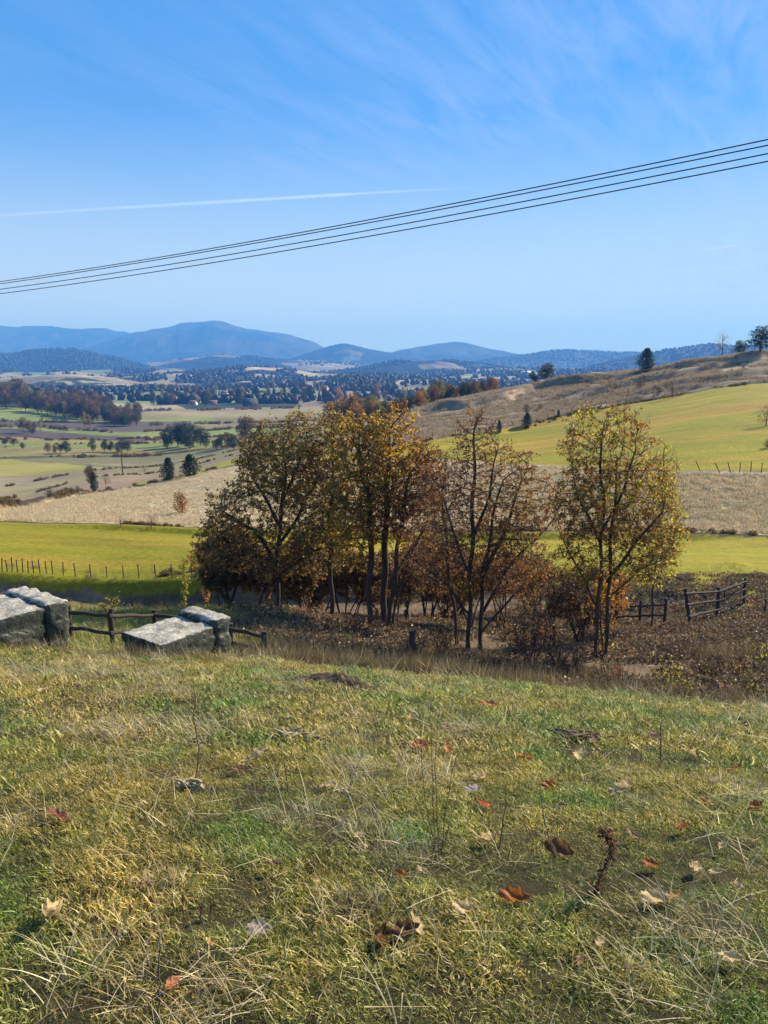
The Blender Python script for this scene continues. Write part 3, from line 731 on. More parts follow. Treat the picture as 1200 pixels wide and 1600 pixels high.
# ------------------------------------------------------------------ broken tree stumps in the gully
def stump(label, px, py, Y, r0, h, lean, seed):
    f = foot(px, py, Y); r = np.random.default_rng(seed); mb = MB()
    n = 9; zs = np.linspace(-.2, h, n); pts = np.stack([lean*zs/h+r.normal(0, .015, n), r.normal(0, .015, n), zs], 1)
    mb.tube(pts, r0*(1.25-.45*np.linspace(0, 1, n))*r.uniform(.92, 1.08, n), 10)
    mb.tube([pts[-3], pts[-3]+[.12*r0*8, .05, .3]], [r0*.35, r0*.15], 5)
    o = ob('tree_stump', mb.mesh('tree_stump', M_BARK, True)); o.location = f
    tag(o, label, 'tree stump')
stump('dark broken stump standing in the brush before the trunk clump', 651, 1035, 20.5, .11, 1.1, -.14, 3)

# ------------------------------------------------------------------ smaller tree kinds, copied over the landscape
def leafball(centers, radii, n, size, pal, w, r, flat=.8, shell=.55):
    k = r.choice(len(centers), n, p=np.array(radii)**2/np.sum(np.array(radii)**2))
    v = r.normal(size=(n, 3)); v /= np.linalg.norm(v, axis=1)[:, None]; v *= r.uniform(shell, 1.05, (n, 1))
    p = np.array(centers)[k]+v*np.array(radii)[k][:, None]*[1, 1, flat]
    c = pal_cols(pal, w, p, r, .9)*(.8+.35*r.random((len(centers), 1)))[k]
    mb = MB(); leaves(mb, p, size, c, r, .1); return mb
def limbs(h, r, n=6, r0=.14, spread=.3, base=.25):
    mb = MB(); mb.tube([(0, 0, -.4), (r.normal(0, .02)*h, 0, h*.3), (r.normal(0, .03)*h, r.normal(0, .03)*h, h*.6), (r.normal(0, .03)*h, 0, h*.85)], [r0*1.3, r0, r0*.6, r0*.15], 6, cap=False)
    for i in range(n):
        a = r.uniform(0, 2*PI); z = h*r.uniform(base, .6); l = h*spread*r.uniform(.7, 1.2)
        mb.tube([(0, 0, z), (math.cos(a)*l*.5, math.sin(a)*l*.5, z+l*.45), (math.cos(a)*l, math.sin(a)*l, z+l*1.05)], [r0*.45, r0*.3, r0*.08], 4, cap=False)
    return mb
PROTO = {}
def proto(kind, h, wd, n, size, pal, w, seed, clumps=9, low=.3, joined=False, bark=None, r0=None, flat=.8):
    r = np.random.default_rng(seed)
    cs, rs = [], []
    for i in range(clumps):
        t = (i+.5)/clumps; z = h*(low+(.93-low)*t)
        env = math.sin(PI*min(1, .18+.8*t))**.7
        a = r.uniform(0, 2*PI); q = wd*.5*env*r.uniform(.15, .75)
        cs.append((math.cos(a)*q, math.sin(a)*q, z)); rs.append(wd*r.uniform(.2, .34)*(.6+.5*env))
    lm = leafball(cs, rs, n, size, pal, w, r, flat)
    tm = limbs(h, r, 6, r0 or h*.018, wd/h*.35, max(.12, low-.1))
    PROTO.setdefault(kind, []).append((h, tm.mesh('trunk', bark or M_BARK, True), lm.mesh('crown', M_LEAFV)))
def conifer(kind, h, wd, n, size, seed, pal=((.018, .032, .014), (.03, .048, .02), (.045, .065, .025)), rag=.32):
    r = np.random.default_rng(seed); P = []
    lay = 10
    for i in range(n):
        k = r.integers(lay); t = (k+.3*r.random())/lay
        t = t**.85; z = h*(.08+.92*t); rad = wd*.5*(math.sin(PI*(.16+.84*t))**.75*(1-.35*t)+.03)*r.choice([.8, 1, 1.12]); a0 = (k*2.4)
        arm = r.integers(7); a = a0+arm*2*PI/7+r.normal(0, .2); q = rad*(r.random()**.55)*(1+rag*math.sin(arm*5.1+k*3.7))
        P.append((math.cos(a)*q, math.sin(a)*q, z-.12*q+r.normal(0, .02*h)+.1*h*(1-t)*0))
    P = np.array(P); mb = MB(); leaves(mb, P, size, pal_cols(pal, [1, 1, 1], P, r, 1.5), r, .05)
    tm = MB(); tm.tube([(0, 0, -.3), (0, 0, h*.5), (0, 0, h*.95)], [h*.022, h*.015, h*.004], 6, cap=False)
    PROTO.setdefault(kind, []).append((h, tm.mesh('trunk', M_BARK, True), mb.mesh('crown', M_LEAFV)))
for k in range(3):
    proto('autumn', 8, 5.5, 2200, .34, [BROWN, RUST, ORANGE, OLIVE], [5, 1.8, 1.6, 2.5], 100+k)
    proto('brown', 8, 6.4, 2000, .36, [(.12, .085, .05), BROWN, (.10, .075, .04), OLIVE], [3, 2, 3, 1.5], 110+k)
    proto('green', 8, 6, 2200, .34, [(.035, .05, .022), (.055, .07, .025), (.08, .09, .03)], [3, 3, 2], 120+k, low=.22)
    proto('yellow', 8, 4, 1500, .32, [YGREEN, OLIVE, (.35, .26, .05)], [3, 3, 2], 130+k)
    conifer('pine', 8, 6.4, 3000, .42, 140+k)
proto('thin', 8, 4.6, 380, .22, [BROWN, OLIVE, ORANGE], [2, 3, 1], 150, clumps=14, low=.35)
proto('barebush', 3, 3.2, 500, .12, [PURP, BROWN, (.2, .15, .1)], [3, 3, 2], 160, low=.1, r0=.06)
proto('barebush', 3, 3.4, 420, .12, [PURP, BROWN, TANL], [3, 3, 2], 161, low=.1, r0=.06)
proto('bush', 3, 3.6, 900, .2, [(.05, .055, .025), BROWN, OLIVE], [3, 2, 2], 162, low=.12, r0=.06)
proto('rusty', 3, 2.2, 900, .16, [RUST, BROWN, ORANGE], [3, 4, 2], 163, low=.15, r0=.06)
def put_tree(kind, name, label, cat, loc, h, rz=None, group=None, wide=1.0, var=None, parts=True):
    v = PROTO[kind]; ph, tm, cm = v[random.randrange(len(v)) if var is None else var]
    s = h/ph
    root = thing(name, label, cat, loc, random.uniform(0, 6.28) if rz is None else rz, group)
    root.scale = (s*wide, s*wide, s)
    ob('trunk', tm, root); ob('crown', cm, root)
    return root
def place(kind, name, label, cat, px, py, hpx, wide=1.0, Y=None, group=None, var=None):
    p = hit(px, py) if Y is None else foot(px, py, Y)
    return put_tree(kind, name, label, cat, p, msize(hpx, p.y), None, group, wide, var)

place('pine', 'pine_tree', 'left of the two dark pines above the tan field', 'pine tree', 264, 751, 37, .9)
place('pine', 'pine_tree', 'right and wider of the two dark pines above the tan field', 'pine tree', 297, 745, 36, 1.1)
place('rusty', 'rusty_sapling', 'lone rust brown young tree standing in the tan field', 'tree', 285, 804, 41, 1.0)
place('pine', 'juniper', 'narrow dark evergreen at the hedge corner left of the pole', 'evergreen tree', 147, 768, 32, .55)
place('brown', 'bare_tree', 'small bare brown tree rising behind the narrow dark evergreen', 'tree', 143, 762, 36, .7)
place('bush', 'bush', 'low dark bush on the hedge line left of the evergreen', 'bush', 78, 777, 14, 1.0)
place('bush', 'bush', 'tiny dark bush between the hedge bush and the evergreen', 'bush', 122, 770, 11, .8)
place('bush', 'bush', 'dark bush cut by the left picture edge', 'bush', 1, 790, 13, .9)
place('barebush', 'bush', 'bare grey bush at the lower edge of the tan field', 'bush', 188, 824, 20, 1.3)
place('barebush', 'bush', 'bare purple brown bush right of the grey one under the tan field', 'bush', 237, 826, 20, 1.2)
place('barebush', 'bush', 'dull bare bush beside the utility pole in the pink field', 'bush', 165, 757, 16, 1.3)
place('barebush', 'bush', 'low scrubby bush just right of the utility pole', 'bush', 225, 738, 10, 1.8)
place('pine', 'pine_tree', 'tall dark pine on the right ridge against the far hills', 'pine tree', 1010, 578, 33, 1.15)
place('barebush', 'bush', 'purple bare bush at the top edge of the right green field', 'bush', 1050, 622, 28, 1.1)
place('thin', 'bare_tree', 'thin see through tree on the right skyline', 'tree', 1127, 558, 44, 1.0)
place('green', 'leafy_tree', 'dark spreading tree on the skyline at the right picture edge', 'tree', 1188, 551, 40, 1.7)
place('green', 'leafy_tree', 'smaller green tree left of the spreading skyline tree', 'tree', 1155, 551, 24, 1.4)
place('green', 'leafy_tree', 'bushy green tree peeping over the ridge left of the pine', 'tree', 853, 600, 30, 1.5, Y=296)
place('green', 'leafy_tree', 'lower green tree at the left foot of the bushy ridge tree', 'tree', 833, 604, 20, 1.3, Y=297)
place('pine', 'pine_tree', 'dark little pine at the upper edge of the right green field', 'pine tree', 823, 670, 25, .9)
place('pine', 'pine_tree', 'tiny dark pine left of the little pine by the green field', 'pine tree', 780, 677, 20, .65)
place('pine', 'pine_tree', 'smallest pine sapling on the pinkish slope', 'pine tree', 872, 652, 12, .6)
place('bush', 'bush', 'green bush on the pinkish slope above the little pine', 'bush', 822, 645, 14, 1.0)
place('bush', 'bush', 'second green bush right of the one above the little pine', 'bush', 843, 641, 10, 1.1)
place('bush', 'bush', 'dark round bush on the slope below the scarp', 'bush', 1000, 608, 16, 1.0)
place('barebush', 'bush', 'bare grey bush below the ridge pine', 'bush', 952, 607, 16, 1.1)
place('barebush', 'bush', 'bare tangled bush on the green field at the right picture edge', 'bush', 1197, 666, 34, 1.2)
place('barebush', 'bush', 'rusty bare bush on the hedge below the tan field at right', 'bush', 1098, 836, 14, 1.2)
place('bush', 'bush', 'dark bush by the leaning posts at the right edge', 'bush', 1199, 700, 14, 1.0)
place('bush', 'bush', 'low dark bush at the left end of the grassy mound', 'bush', 1030, 640-25, 8, 1.6)

# hedge trees across the valley floor, each one its own
g = 'valley hedge trees left of the pines'
def row(lst, kinds, label, group, name='hedge_tree', cat='tree', Y=None):
    for i, e in enumerate(lst):
        px, py, h = e[:3]; wd = e[3] if len(e) > 3 else 1.0
        k = e[4] if len(e) > 4 else kinds[i % len(kinds)]
        place(k, name, label, cat, px, py, h, wd, Y=Y, group=group)
row([(75,708,16),(86,708,13),(95,708,15,1.3),(103,708,20,1.2),(35,703,12),(8,695,10,2),(22,697,13,1.5)], ['brown', 'green'], 'dusky round tree in the hedge across the lower left valley floor', 'trees in the lower left valley hedge')
row([(145,706,22,.8),(164,706,20,1.0),(173,706,18),(183,708,17),(192,706,21),(200,707,20)], ['green'], 'green tree in the row right of the dusky valley hedge', 'green trees in the valley hedge')
row([(37,676,24,1.0),(46,677,20,1.0),(55,673,14,1),(64,675,22,.5,'yellow'),(52,680,12)], ['brown'], 'brown tree in the small clump beside the ploughed strip', 'brown trees beside the ploughed strip')
row([(133,672,30,.6),(140,672,26,.6),(66,665,18,.4)], ['yellow'], 'slender yellow poplar standing in front of the autumn wood', 'yellow poplars before the wood', 'poplar_tree', 'poplar')
row([(258,697,26),(268,696,32,1.1),(278,698,36,1.1),(290,697,38,1.2),(302,698,36,1.1),(313,697,30,1.2),(322,700,26),(262,701,20),(297,702,26,1.3)], ['green'], 'dark green tree in the dense round clump on the valley floor', 'dark clump on the valley floor')
row([(384,694,44,1.1,'brown'),(345,700,22,1.1),(356,701,26),(366,702,24),(399,700,24,1.2),(410,702,28),(338,703,16,1.5),(425,700,22),(378,704,22)], ['brown', 'green'], 'grey brown tree in the clump right of the dark round one', 'grey brown clump right of the dark one')
r = np.random.default_rng(5)
# autumn wood on the far left
pts = []
for i in range(200):
    px = r.uniform(-20, 215); t = (px+20)/235
    basey = 634+t*38; d = r.uniform(0, 1)
    pts.append((px, basey-d*17-0, r.uniform(22, 35)*(.9+.15*math.sin(px/17)), r.uniform(.9, 1.25)))
pts.sort(key=lambda a: a[1])
for i, (px, py, h, wd) in enumerate(pts):
    k = ['brown', 'brown', 'brown', 'green', 'brown', 'brown', 'brown', 'yellow'][r.integers(8)] if px < 170 else ['brown', 'brown', 'green'][r.integers(3)]
    place(k, 'autumn_tree', 'brown autumn tree in the long wood at the left picture edge', 'tree', px, py, h, wd*.9, group='autumn wood on the left')
# orange wood behind the middle ridge
for i in range(125):
    px = 500+r.random()**.9*275; t = (px-500)/275
    Yt = rowY('ridge', sx(px, 640))+r.uniform(6, 55)
    f = foot(px, 650, Yt); topy = 634-36*t+r.normal(0, 5)+8*math.sin(px/23)
    ztop = CAMZ+slope(topy)*Yt; h = max(5.5, ztop-f.z)
    h = min(h, 13)
    put_tree(['autumn', 'brown', 'brown', 'green', 'yellow'][r.integers(5)] if px > 560 else ['autumn', 'brown'][r.integers(2)], 'autumn_tree', 'orange brown tree in the wood behind the middle ridge', 'tree', f, h, None, 'orange wood behind the middle ridge', .9)
# tree belts beyond the big pale field
for i in range(110):
    px = r.uniform(220, 640); lane = r.choice([0, 0, 1, 2])
    Yt = [r.uniform(850, 930), r.uniform(1040, 1120), r.uniform(1250, 1400)][lane]
    if lane == 0 and (r.random() < .3 or 380 < px < 470): continue
    f = foot(px, 630, Yt)
    put_tree(['green', 'brown', 'pine', 'yellow', 'autumn', 'green'][r.integers(6)], 'belt_tree', 'small distant tree in the belts beyond the pale valley field', 'tree', f, r.uniform(11, 18), None, 'tree belts beyond the pale field', .8)

# far woods: one mass of crowns
def crown_proto(kind, r):
    if kind == 0:
        bm_v = []; ph = (1+5**.5)/2
        V = np.array([(-1,ph,0),(1,ph,0),(-1,-ph,0),(1,-ph,0),(0,-1,ph),(0,1,ph),(0,-1,-ph),(0,1,-ph),(ph,0,-1),(ph,0,1),(-ph,0,-1),(-ph,0,1)], float)
        V /= np.linalg.norm(V[0]); V *= r.uniform(.75, 1.2, (12, 1)); V[:, 2] = V[:, 2]*.9+.75
        F = np.array([(0,11,5),(0,5,1),(0,1,7),(0,7,10),(0,10,11),(1,5,9),(5,11,4),(11,10,2),(10,7,6),(7,1,8),(3,9,4),(3,4,2),(3,2,6),(3,6,8),(3,8,9),(4,9,5),(2,4,11),(6,2,10),(8,6,7),(9,8,1)])
        return V, F
    a = np.arange(7)*2*PI/7
    V = np.vstack([np.stack([np.cos(a)*.6, np.sin(a)*.6, np.zeros(7)], 1), np.stack([np.cos(a+.4)*.33, np.sin(a+.4)*.33, np.full(7, 1.1)], 1)*r.uniform(.85, 1.15, (7, 1)), [[0, 0, 2.2]]])
    F = [(i, (i+1) % 7, 7+i) for i in range(7)]+[((i+1) % 7, 7+(i+1) % 7, 7+i) for i in range(7)]+[(7+i, 7+(i+1) % 7, 14) for i in range(7)]
    return V, np.array(F)
def forest(name, label, X, Y, Z, Hh, pal, pw, seed):
    r = np.random.default_rng(seed); n = len(X); mb = MB(); pal = np.array(pal)
    kinds = [crown_proto(0, r) for _ in range(5)]+[crown_proto(1, r) for _ in range(3)]
    k = r.choice(8, n, p=[.18]*5+[.1/3]*3)
    for q in range(8):
        s = np.where(k == q)[0]
        if len(s) == 0: continue
        V, F = kinds[q]; hh = Hh[s]*.5
        a = r.uniform(0, 2*PI, len(s)); ca, sa = np.cos(a), np.sin(a)
        W = np.stack([V[None, :, 0]*ca[:, None]-V[None, :, 1]*sa[:, None], V[None, :, 0]*sa[:, None]+V[None, :, 1]*ca[:, None], np.repeat(V[None, :, 2], len(s), 0)], -1)
        W = W*hh[:, None, None]*np.array([.8, .8, 1])+np.stack([X[s], Y[s], Z[s]-1], -1)[:, None]
        c = pal[r.choice(len(pal), len(s), p=pw)]*r.uniform(.7, 1.3, (len(s), 1))
        if q >= 5: c = np.array([(.02, .035, .018)])*r.uniform(.8, 1.3, (len(s), 1))
        FF = (F[None]+(np.arange(len(s))*len(V))[:, None, None]).reshape(-1, 3)
        mb.add(W.reshape(-1, 3), FF, np.repeat(c, len(V), 0))
    return tag(ob(name, mb.mesh(name, M_LEAFV)), label, 'woodland', kind='stuff')
WP = [(.04, .045, .022), (.07, .055, .03), (.12, .065, .03), (.028, .04, .022), (.14, .125, .05)]
def along(name_, s0, s1, n, jit, r, k=1.0):
    s = r.uniform(s0, s1, n); keep = fbm(s*40, s*0+len(name_), 33, 3)+r.normal(0, .15, n) > .05; s = s[keep]
    Yt = rowY(name_, s)*k*(1+r.normal(0, jit, len(s))); return s*Yt, Yt
hx, hy, hh_ = [], [], []
for nm_, s0, s1, n_, jit, k_, hgt in (('ridge', -.6, -.03, 700, .006, .985, 2.6), ('ridge', -.6, -.05, 260, .004, 1.16, 3.0), ('ridge', -.6, -.1, 240, .004, 1.3, 3.2), ('valley', -.6, -.03, 420, .006, 1.0, 4.5), ('valley', -.6, -.1, 300, .005, .86, 3.2), ('valley', -.5, -.05, 300, .005, 1.12, 4.5), ('far', -.45, -.02, 420, .01, .97, 6.), ('tantop', -.6, -.22, 260, .008, 1.0, 1.1), ('greenup', -.6, -.15, 200, .006, 1.05, 1.5), ('greenup', -.5, -.15, 160, .006, 1.3, 1.7), ('banktop', -.3, .3, 160, .01, 1.03, .5), ('greentop', -.35, .6, 620, .004, 1.005, .55), ('greenup', .05, .62, 420, .004, 1.0, .9), ('greenup', .1, .62, 260, .02, 1.12, .8), ('greenup', .2, .62, 240, .02, 1.22, .8)):
    x_, y_ = along(nm_, s0, s1, n_*2, jit, r, k_); hx.append(x_); hy.append(y_); hh_.append(r.uniform(.3, 1.25, len(x_))*hgt*(.58 if s0 < -.2 and nm_ not in ('banktop', 'greentop', 'tantop') else .9))
hx = np.concatenate(hx); hy = np.concatenate(hy); hh_ = np.concatenate(hh_)
n = 30000
s = r.uniform(-.62, .62, n); Yt = np.exp(r.uniform(math.log(900), math.log(3200), n)); X = s*Yt
C = zone(X, Yt); iswood = C.sum(1) < .14
hedge = (np.abs(np.sin(X/170*PI+fbm(X/500, Yt/500, 60, 2)*3)) < .05) | (np.abs(np.sin(Yt/240*PI+fbm(X/500, Yt/500, 61, 2)*3)) < .07)
near = (Yt < 1050) & (s > .02)
kp = (iswood & (r.random(n) < .85)) | (hedge & (r.random(n) < .8)) | (r.random(n) < .015) | near
X, Yt = X[kp], Yt[kp]
forest('distant_woods', 'patchy woods and hedges over the far valley floor', X, Yt, terr(X, Yt), r.uniform(9, 17, len(X)), WP, [.3, .25, .15, .2, .1], 3)
for key, cnt, lab, hh in (('J', 2600, 'woods and hedges on the rolling farmland', 12), ('K', 1700, 'trees scattered on the broken pasture slope', 12), ('L', 2200, 'woods on the low rise behind the orange wood', 12), ('F', 3500, 'tree cover on the dark ridge behind the hilltop trees', 11), ('H', 3000, 'tree cover on the wooded rise in the middle of the valley', 11), ('G', 4500, 'tree cover on the dark hill low on the left', 13), ('E', 4500, 'tree cover on the long level ridge at right', 13), ('I', 3500, 'scattered woods on the pale farmland hills', 13)):
    Xh, Yh, Zh = HILLS[key]; nd, ns = Xh.shape
    a = r.uniform(.05, .80, cnt)*(nd-1); b = r.uniform(0, ns-1.01, cnt); i = a.astype(int); j = b.astype(int); fa = a-i; fb = b-j
    def il(A): return (A[i, j]*(1-fa)*(1-fb)+A[i+1, j]*fa*(1-fb)+A[i, j+1]*(1-fa)*fb+A[i+1, j+1]*fa*fb)
    x, y, z = il(Xh), il(Yh), il(Zh)
    if key in 'HIJKL':
        kk = fbm(x/170, y/260, 91, 3) > (.12 if key in 'JKL' else -.02); x, y, z = x[kk], y[kk], z[kk]
    m = np.abs(x/y) < .6
    forest('distant_woods', lab, x[m], y[m], z[m], r.uniform(.75, 1.3, m.sum())*hh, WP, [.35, .25, .08, .27, .05], 17)

# ------------------------------------------------------------------ scattered ground cover (uncountable: grass, straw, litter)
def scatter(name, label, protos, P_, rot, scl, idx, cat='grass'):
    n = len(P_)
    me = bpy.data.meshes.new(name); me.vertices.add(n); me.vertices.foreach_set('co', np.asarray(P_, np.float32).ravel())
    a = me.attributes.new('rot', 'FLOAT_VECTOR', 'POINT'); a.data.foreach_set('vector', np.asarray(rot, np.float32).ravel())
    a = me.attributes.new('scl', 'FLOAT', 'POINT'); a.data.foreach_set('value', np.asarray(scl, np.float32))
    a = me.attributes.new('pick', 'INT', 'POINT'); a.data.foreach_set('value', np.asarray(idx, np.int32))
    o = ob(name, me)
    cl = bpy.data.collections.new(name+'_kinds')
    for i, (pm) in enumerate(protos):
        q = bpy.data.objects.new('%s_%02d' % (pm.name, i), pm); cl.objects.link(q)
    ng = bpy.data.node_groups.new(name, 'GeometryNodeTree')
    ng.interface.new_socket('Geometry', in_out='INPUT', socket_type='NodeSocketGeometry')
    ng.interface.new_socket('Geometry', in_out='OUTPUT', socket_type='NodeSocketGeometry')
    L = ng.links; nn = ng.nodes
    gi = nn.new('NodeGroupInput'); go = nn.new('NodeGroupOutput'); ip = nn.new('GeometryNodeInstanceOnPoints'); ci = nn.new('GeometryNodeCollectionInfo')
    ci.inputs['Collection'].default_value = cl; ci.inputs['Separate Children'].default_value = True; ci.inputs['Reset Children'].default_value = True
    def na(t, nm):
        x = nn.new('GeometryNodeInputNamedAttribute'); x.data_type = t; x.inputs['Name'].default_value = nm; return x
    L.new(gi.outputs[0], ip.inputs['Points']); L.new(ci.outputs[0], ip.inputs['Instance']); ip.inputs['Pick Instance'].default_value = True
    L.new(na('INT', 'pick').outputs[0], ip.inputs['Instance Index'])
    e = nn.new('FunctionNodeEulerToRotation'); L.new(na('FLOAT_VECTOR', 'rot').outputs[0], e.inputs[0]); L.new(e.outputs[0], ip.inputs['Rotation'])
    L.new(na('FLOAT', 'scl').outputs[0], ip.inputs['Scale']); L.new(ip.outputs[0], go.inputs[0])
    md = o.modifiers.new('scatter', 'NODES'); md.node_group = ng
    return tag(o, label, cat, kind='stuff')

def cover_mat(name, patch, trans=.45):            # 'col' = own colour of the blade; patches of greener or drier growth over the ground
    m, nt, out = newmat(name)
    a = N(nt, 'ShaderNodeAttribute', attribute_name='col'); geo = N(nt, 'ShaderNodeNewGeometry')
    n1 = noise_n(nt, geo.outputs['Position'], 1.1, 4, .6); n2 = noise_n(nt, geo.outputs['Position'], 6, 3, .6); n3 = noise_n(nt, geo.outputs['Position'], .5, 3, .55)
    r1 = ramp(nt, n1.outputs['Fac'], patch); r2 = ramp(nt, n2.outputs['Fac'], [(.3, (.5, .5, .48)), (.7, (1.4, 1.38, 1.3))])
    r3 = ramp(nt, n3.outputs['Fac'], [(.35, (1.03, 1.0, .95)), (.65, (.96, 1.02, .95))])
    c = mixc(nt, 1., a.outputs['Color'], r1.outputs[0], 'MULTIPLY'); c = mixc(nt, 1., c, r2.outputs[0], 'MULTIPLY'); c = mixc(nt, 1., c, r3.outputs[0], 'MULTIPLY')
    d = N(nt, 'ShaderNodeBsdfDiffuse'); t = N(nt, 'ShaderNodeBsdfTranslucent'); nt.links.new(c, d.inputs[0]); nt.links.new(c, t.inputs[0])
    mx = N(nt, 'ShaderNodeMixShader'); mx.inputs[0].default_value = trans; nt.links.new(d.outputs[0], mx.inputs[1]); nt.links.new(t.outputs[0], mx.inputs[2])
    g = N(nt, 'ShaderNodeBsdfGlossy'); g.inputs['Roughness'].default_value = .45
    m2 = N(nt, 'ShaderNodeMixShader'); m2.inputs[0].default_value = .02; nt.links.new(mx.outputs[0], m2.inputs[1]); nt.links.new(g.outputs[0], m2.inputs[2])
    nt.links.new(m2.outputs[0], out.inputs['Surface']); return m
M_GRASS = cover_mat('grass', [(.30, (1.3, 1.2, 1.08)), (.44, (1.08, 1.02, .9)), (.56, (.78, .93, .75)), (.68, (.46, .86, .48))])
M_STRAW = cover_mat('straw', [(.3, (1.1, 1.05, 1)), (.7, (.85, .85, .8))], .3)
M_LITTER = cover_mat('litter', [(.3, (1.2, 1.0, .9)), (.7, (.75, .75, .75))], .25)

def blades(n, rad, h, wd, pal, w, r, lean=.5, seg=3, curl=.6, flat=False, name='grass_clump', mat=None):
    pal = np.array(pal); k = r.choice(len(pal), n, p=np.array(w)/sum(w)); col = pal[k]*r.uniform(.7, 1.3, (n, 1))
    a = r.uniform(0, 2*PI, n); q = rad*np.sqrt(r.random(n)); bx = np.cos(a)*q; by = np.sin(a)*q
    d = r.uniform(0, 2*PI, n); L = h*r.uniform(.45, 1.25, n); ln = lean*r.uniform(.2, 1.5, n)
    dx, dy = np.cos(d), np.sin(d); sxx, syy = -dy, dx
    W = wd*r.uniform(.6, 1.4, n)
    V = []
    for i in range(seg+1):
        t = i/seg
        ang = ln+curl*t*r.uniform(.4, 1.2, n)
        if i == 0: x, y, z = bx.copy(), by.copy(), np.full(n, -.01) if not flat else r.uniform(.005, .05, n)
        else:
            st = L/seg
            ang = np.minimum(ang, 1.5 if not flat else 1.7)
            x = x+dx*np.sin(ang)*st; y = y+dy*np.sin(ang)*st; z = z+np.cos(ang)*st
            if flat: z = np.maximum(z, .008)
        ww = W*(1-t**1.6)*.5
        if i < seg: V += [np.stack([x-sxx*ww, y-syy*ww, z], 1), np.stack([x+sxx*ww, y+syy*ww, z], 1)]
        else: V += [np.stack([x, y, z], 1)]
    nv = 2*seg+1
    V = np.stack(V, 1).reshape(-1, 3); o = (np.arange(n)*nv)[:, None]
    Fq = np.concatenate([o+np.array([[2*i, 2*i+1, 2*i+3, 2*i+2]]) for i in range(seg-1)]) if seg > 1 else np.zeros((0, 4), int)
    Ft = o+np.array([[2*seg-2, 2*seg-1, 2*seg]])
    return mesh_np(name, V, [Fq, Ft], mat or M_GRASS, np.repeat(col, nv, 0))

GP = [(.21, .22, .035), (.36, .31, .06), (.50, .41, .11), (.74, .61, .32), (.32, .22, .09), (.13, .17, .035)]
r = np.random.default_rng(21)
near_p = [blades(130, .105, .031, .0034, GP, [2, 3.5, 3, 2.6, .9, 1.8], r, .6, 3, .9) for _ in range(5)]
far_p = [blades(75, .14, .036, .0068, GP, [1.8, 4, 3, 2.6, .6, 1.1], r, .5, 2, .8, name='grass_tuft') for _ in range(4)]
def lawn_pts(n, y0, y1, r, sw=.66):
    Y = np.sqrt(r.uniform(y0**2, y1**2, n)); X = r.uniform(-1, 1, n)*(.62*Y+2.2)
    return X, Y
def lay(name, label, protos, n, y0, y1, s0, s1, r, mask=None, sink=0, tilt=.08, cat='grass', fn=None, smul=None):
    X, Y = (fn or lawn_pts)(n, y0, y1, r)
    if mask is not None: k = mask(X, Y); X, Y = X[k], Y[k]
    Z = terr(X, Y)-sink; m = len(X)
    rot = np.stack([r.normal(0, tilt, m)-.0, r.normal(0, tilt, m), r.uniform(0, 2*PI, m)], 1)
    sc = r.uniform(s0, s1, m)
    if smul is not None: sc = sc*smul(X, Y)
    return scatter(name, label, protos, np.stack([X, Y, Z], 1), rot, sc, r.integers(0, len(protos), m), cat)
thick = lambda X, Y: .62+.7*sstep(-.35, .45, fbm(X*3.2, Y*3.2, 70, 3))
lay('lawn_grass', 'short olive and straw coloured grass on the near slope', near_p, 9600, .6, 4.6, .75, 1.35, r, smul=thick, mask=lambda X, Y: fbm(X*7, Y*7, 14, 2) > -.36)
lay('lawn_grass', 'olive and straw coloured grass up to the crest of the slope', far_p, 15500, 4.4, 10.6, .75, 1.5, r, mask=lambda X, Y: (Y < 9.9+.8*fbm(X, Y, 12, 3)) & (fbm(X*5, Y*5, 13, 2) > -.42), smul=thick)
# long dry blades lying about, thickest bottom left
straw = [blades(16, .22, .26, .0034, [(.66, .55, .35), (.5, .4, .23), (.36, .27, .15), (.8, .7, .5)], [3, 3, 2, 1], r, 1.15, 6, .45, True, 'straw', M_STRAW) for _ in range(4)]
pile = [blades(110, .2, .2, .0034, [(.66, .55, .36), (.5, .4, .24), (.28, .2, .12), (.8, .7, .5)], [3, 3, 2, 1], r, .95, 6, .6, True, 'straw_pile', M_STRAW) for _ in range(3)]
def pilemask(X, Y):
    f = fbm(X*1.1+3, Y*1.1, 71, 3)
    return (f > .22) | ((X < -.15) & (Y < 2.35) & (f > -.3))
lay('dry_straw', 'long dry grass stems lying over the slope', straw, 560, .8, 9.2, .6, 1.2, r, cat='straw')
lay('dry_straw', 'matted heaps of bleached dry grass', pile, 590, .9, 9.2, .55, 1.05, r, mask=pilemask, cat='straw')
# upright weeds along the crest and in the gully
WPAL = [(.27, .19, .12), (.15, .10, .065), (.42, .33, .22), (.13, .11, .05), (.17, .17, .05)]
weed = [blades(60, .22, .42, .006, WPAL, [3, 3, 2, 2, 1], r, .12, 4, .35, name='weed', mat=M_STRAW) for _ in range(4)]
def strip(y0f, y1f):
    def fn(n, y0, y1, r):
        s = r.uniform(-.78, .78, n); t = r.random(n); X0 = 9.4+0*s; Y = y0f+(y1f-y0f)*t; return s*Y, Y
    return fn
lay('tall_weeds', 'tall dry weeds fringing the crest of the slope', weed, 2900, 0, 0, .35, 1.0, r, fn=strip(9.3, 11.5), cat='weeds', mask=lambda X, Y: (X/Y > -.12+.1*fbm(X*2, Y*2, 90)) & ((fbm(X*1.4, Y*1.4, 73, 3) > -.25)))
lay('tall_weeds', 'dry weeds and brambles over the gully floor', weed, 4200, 0, 0, .4, 1.4, r, fn=strip(12, 24), cat='weeds', mask=lambda X, Y: (fbm(X*.7, Y*.7, 74, 3) > .12+.15*(X/Y > .25)) & (X/Y > -.2))
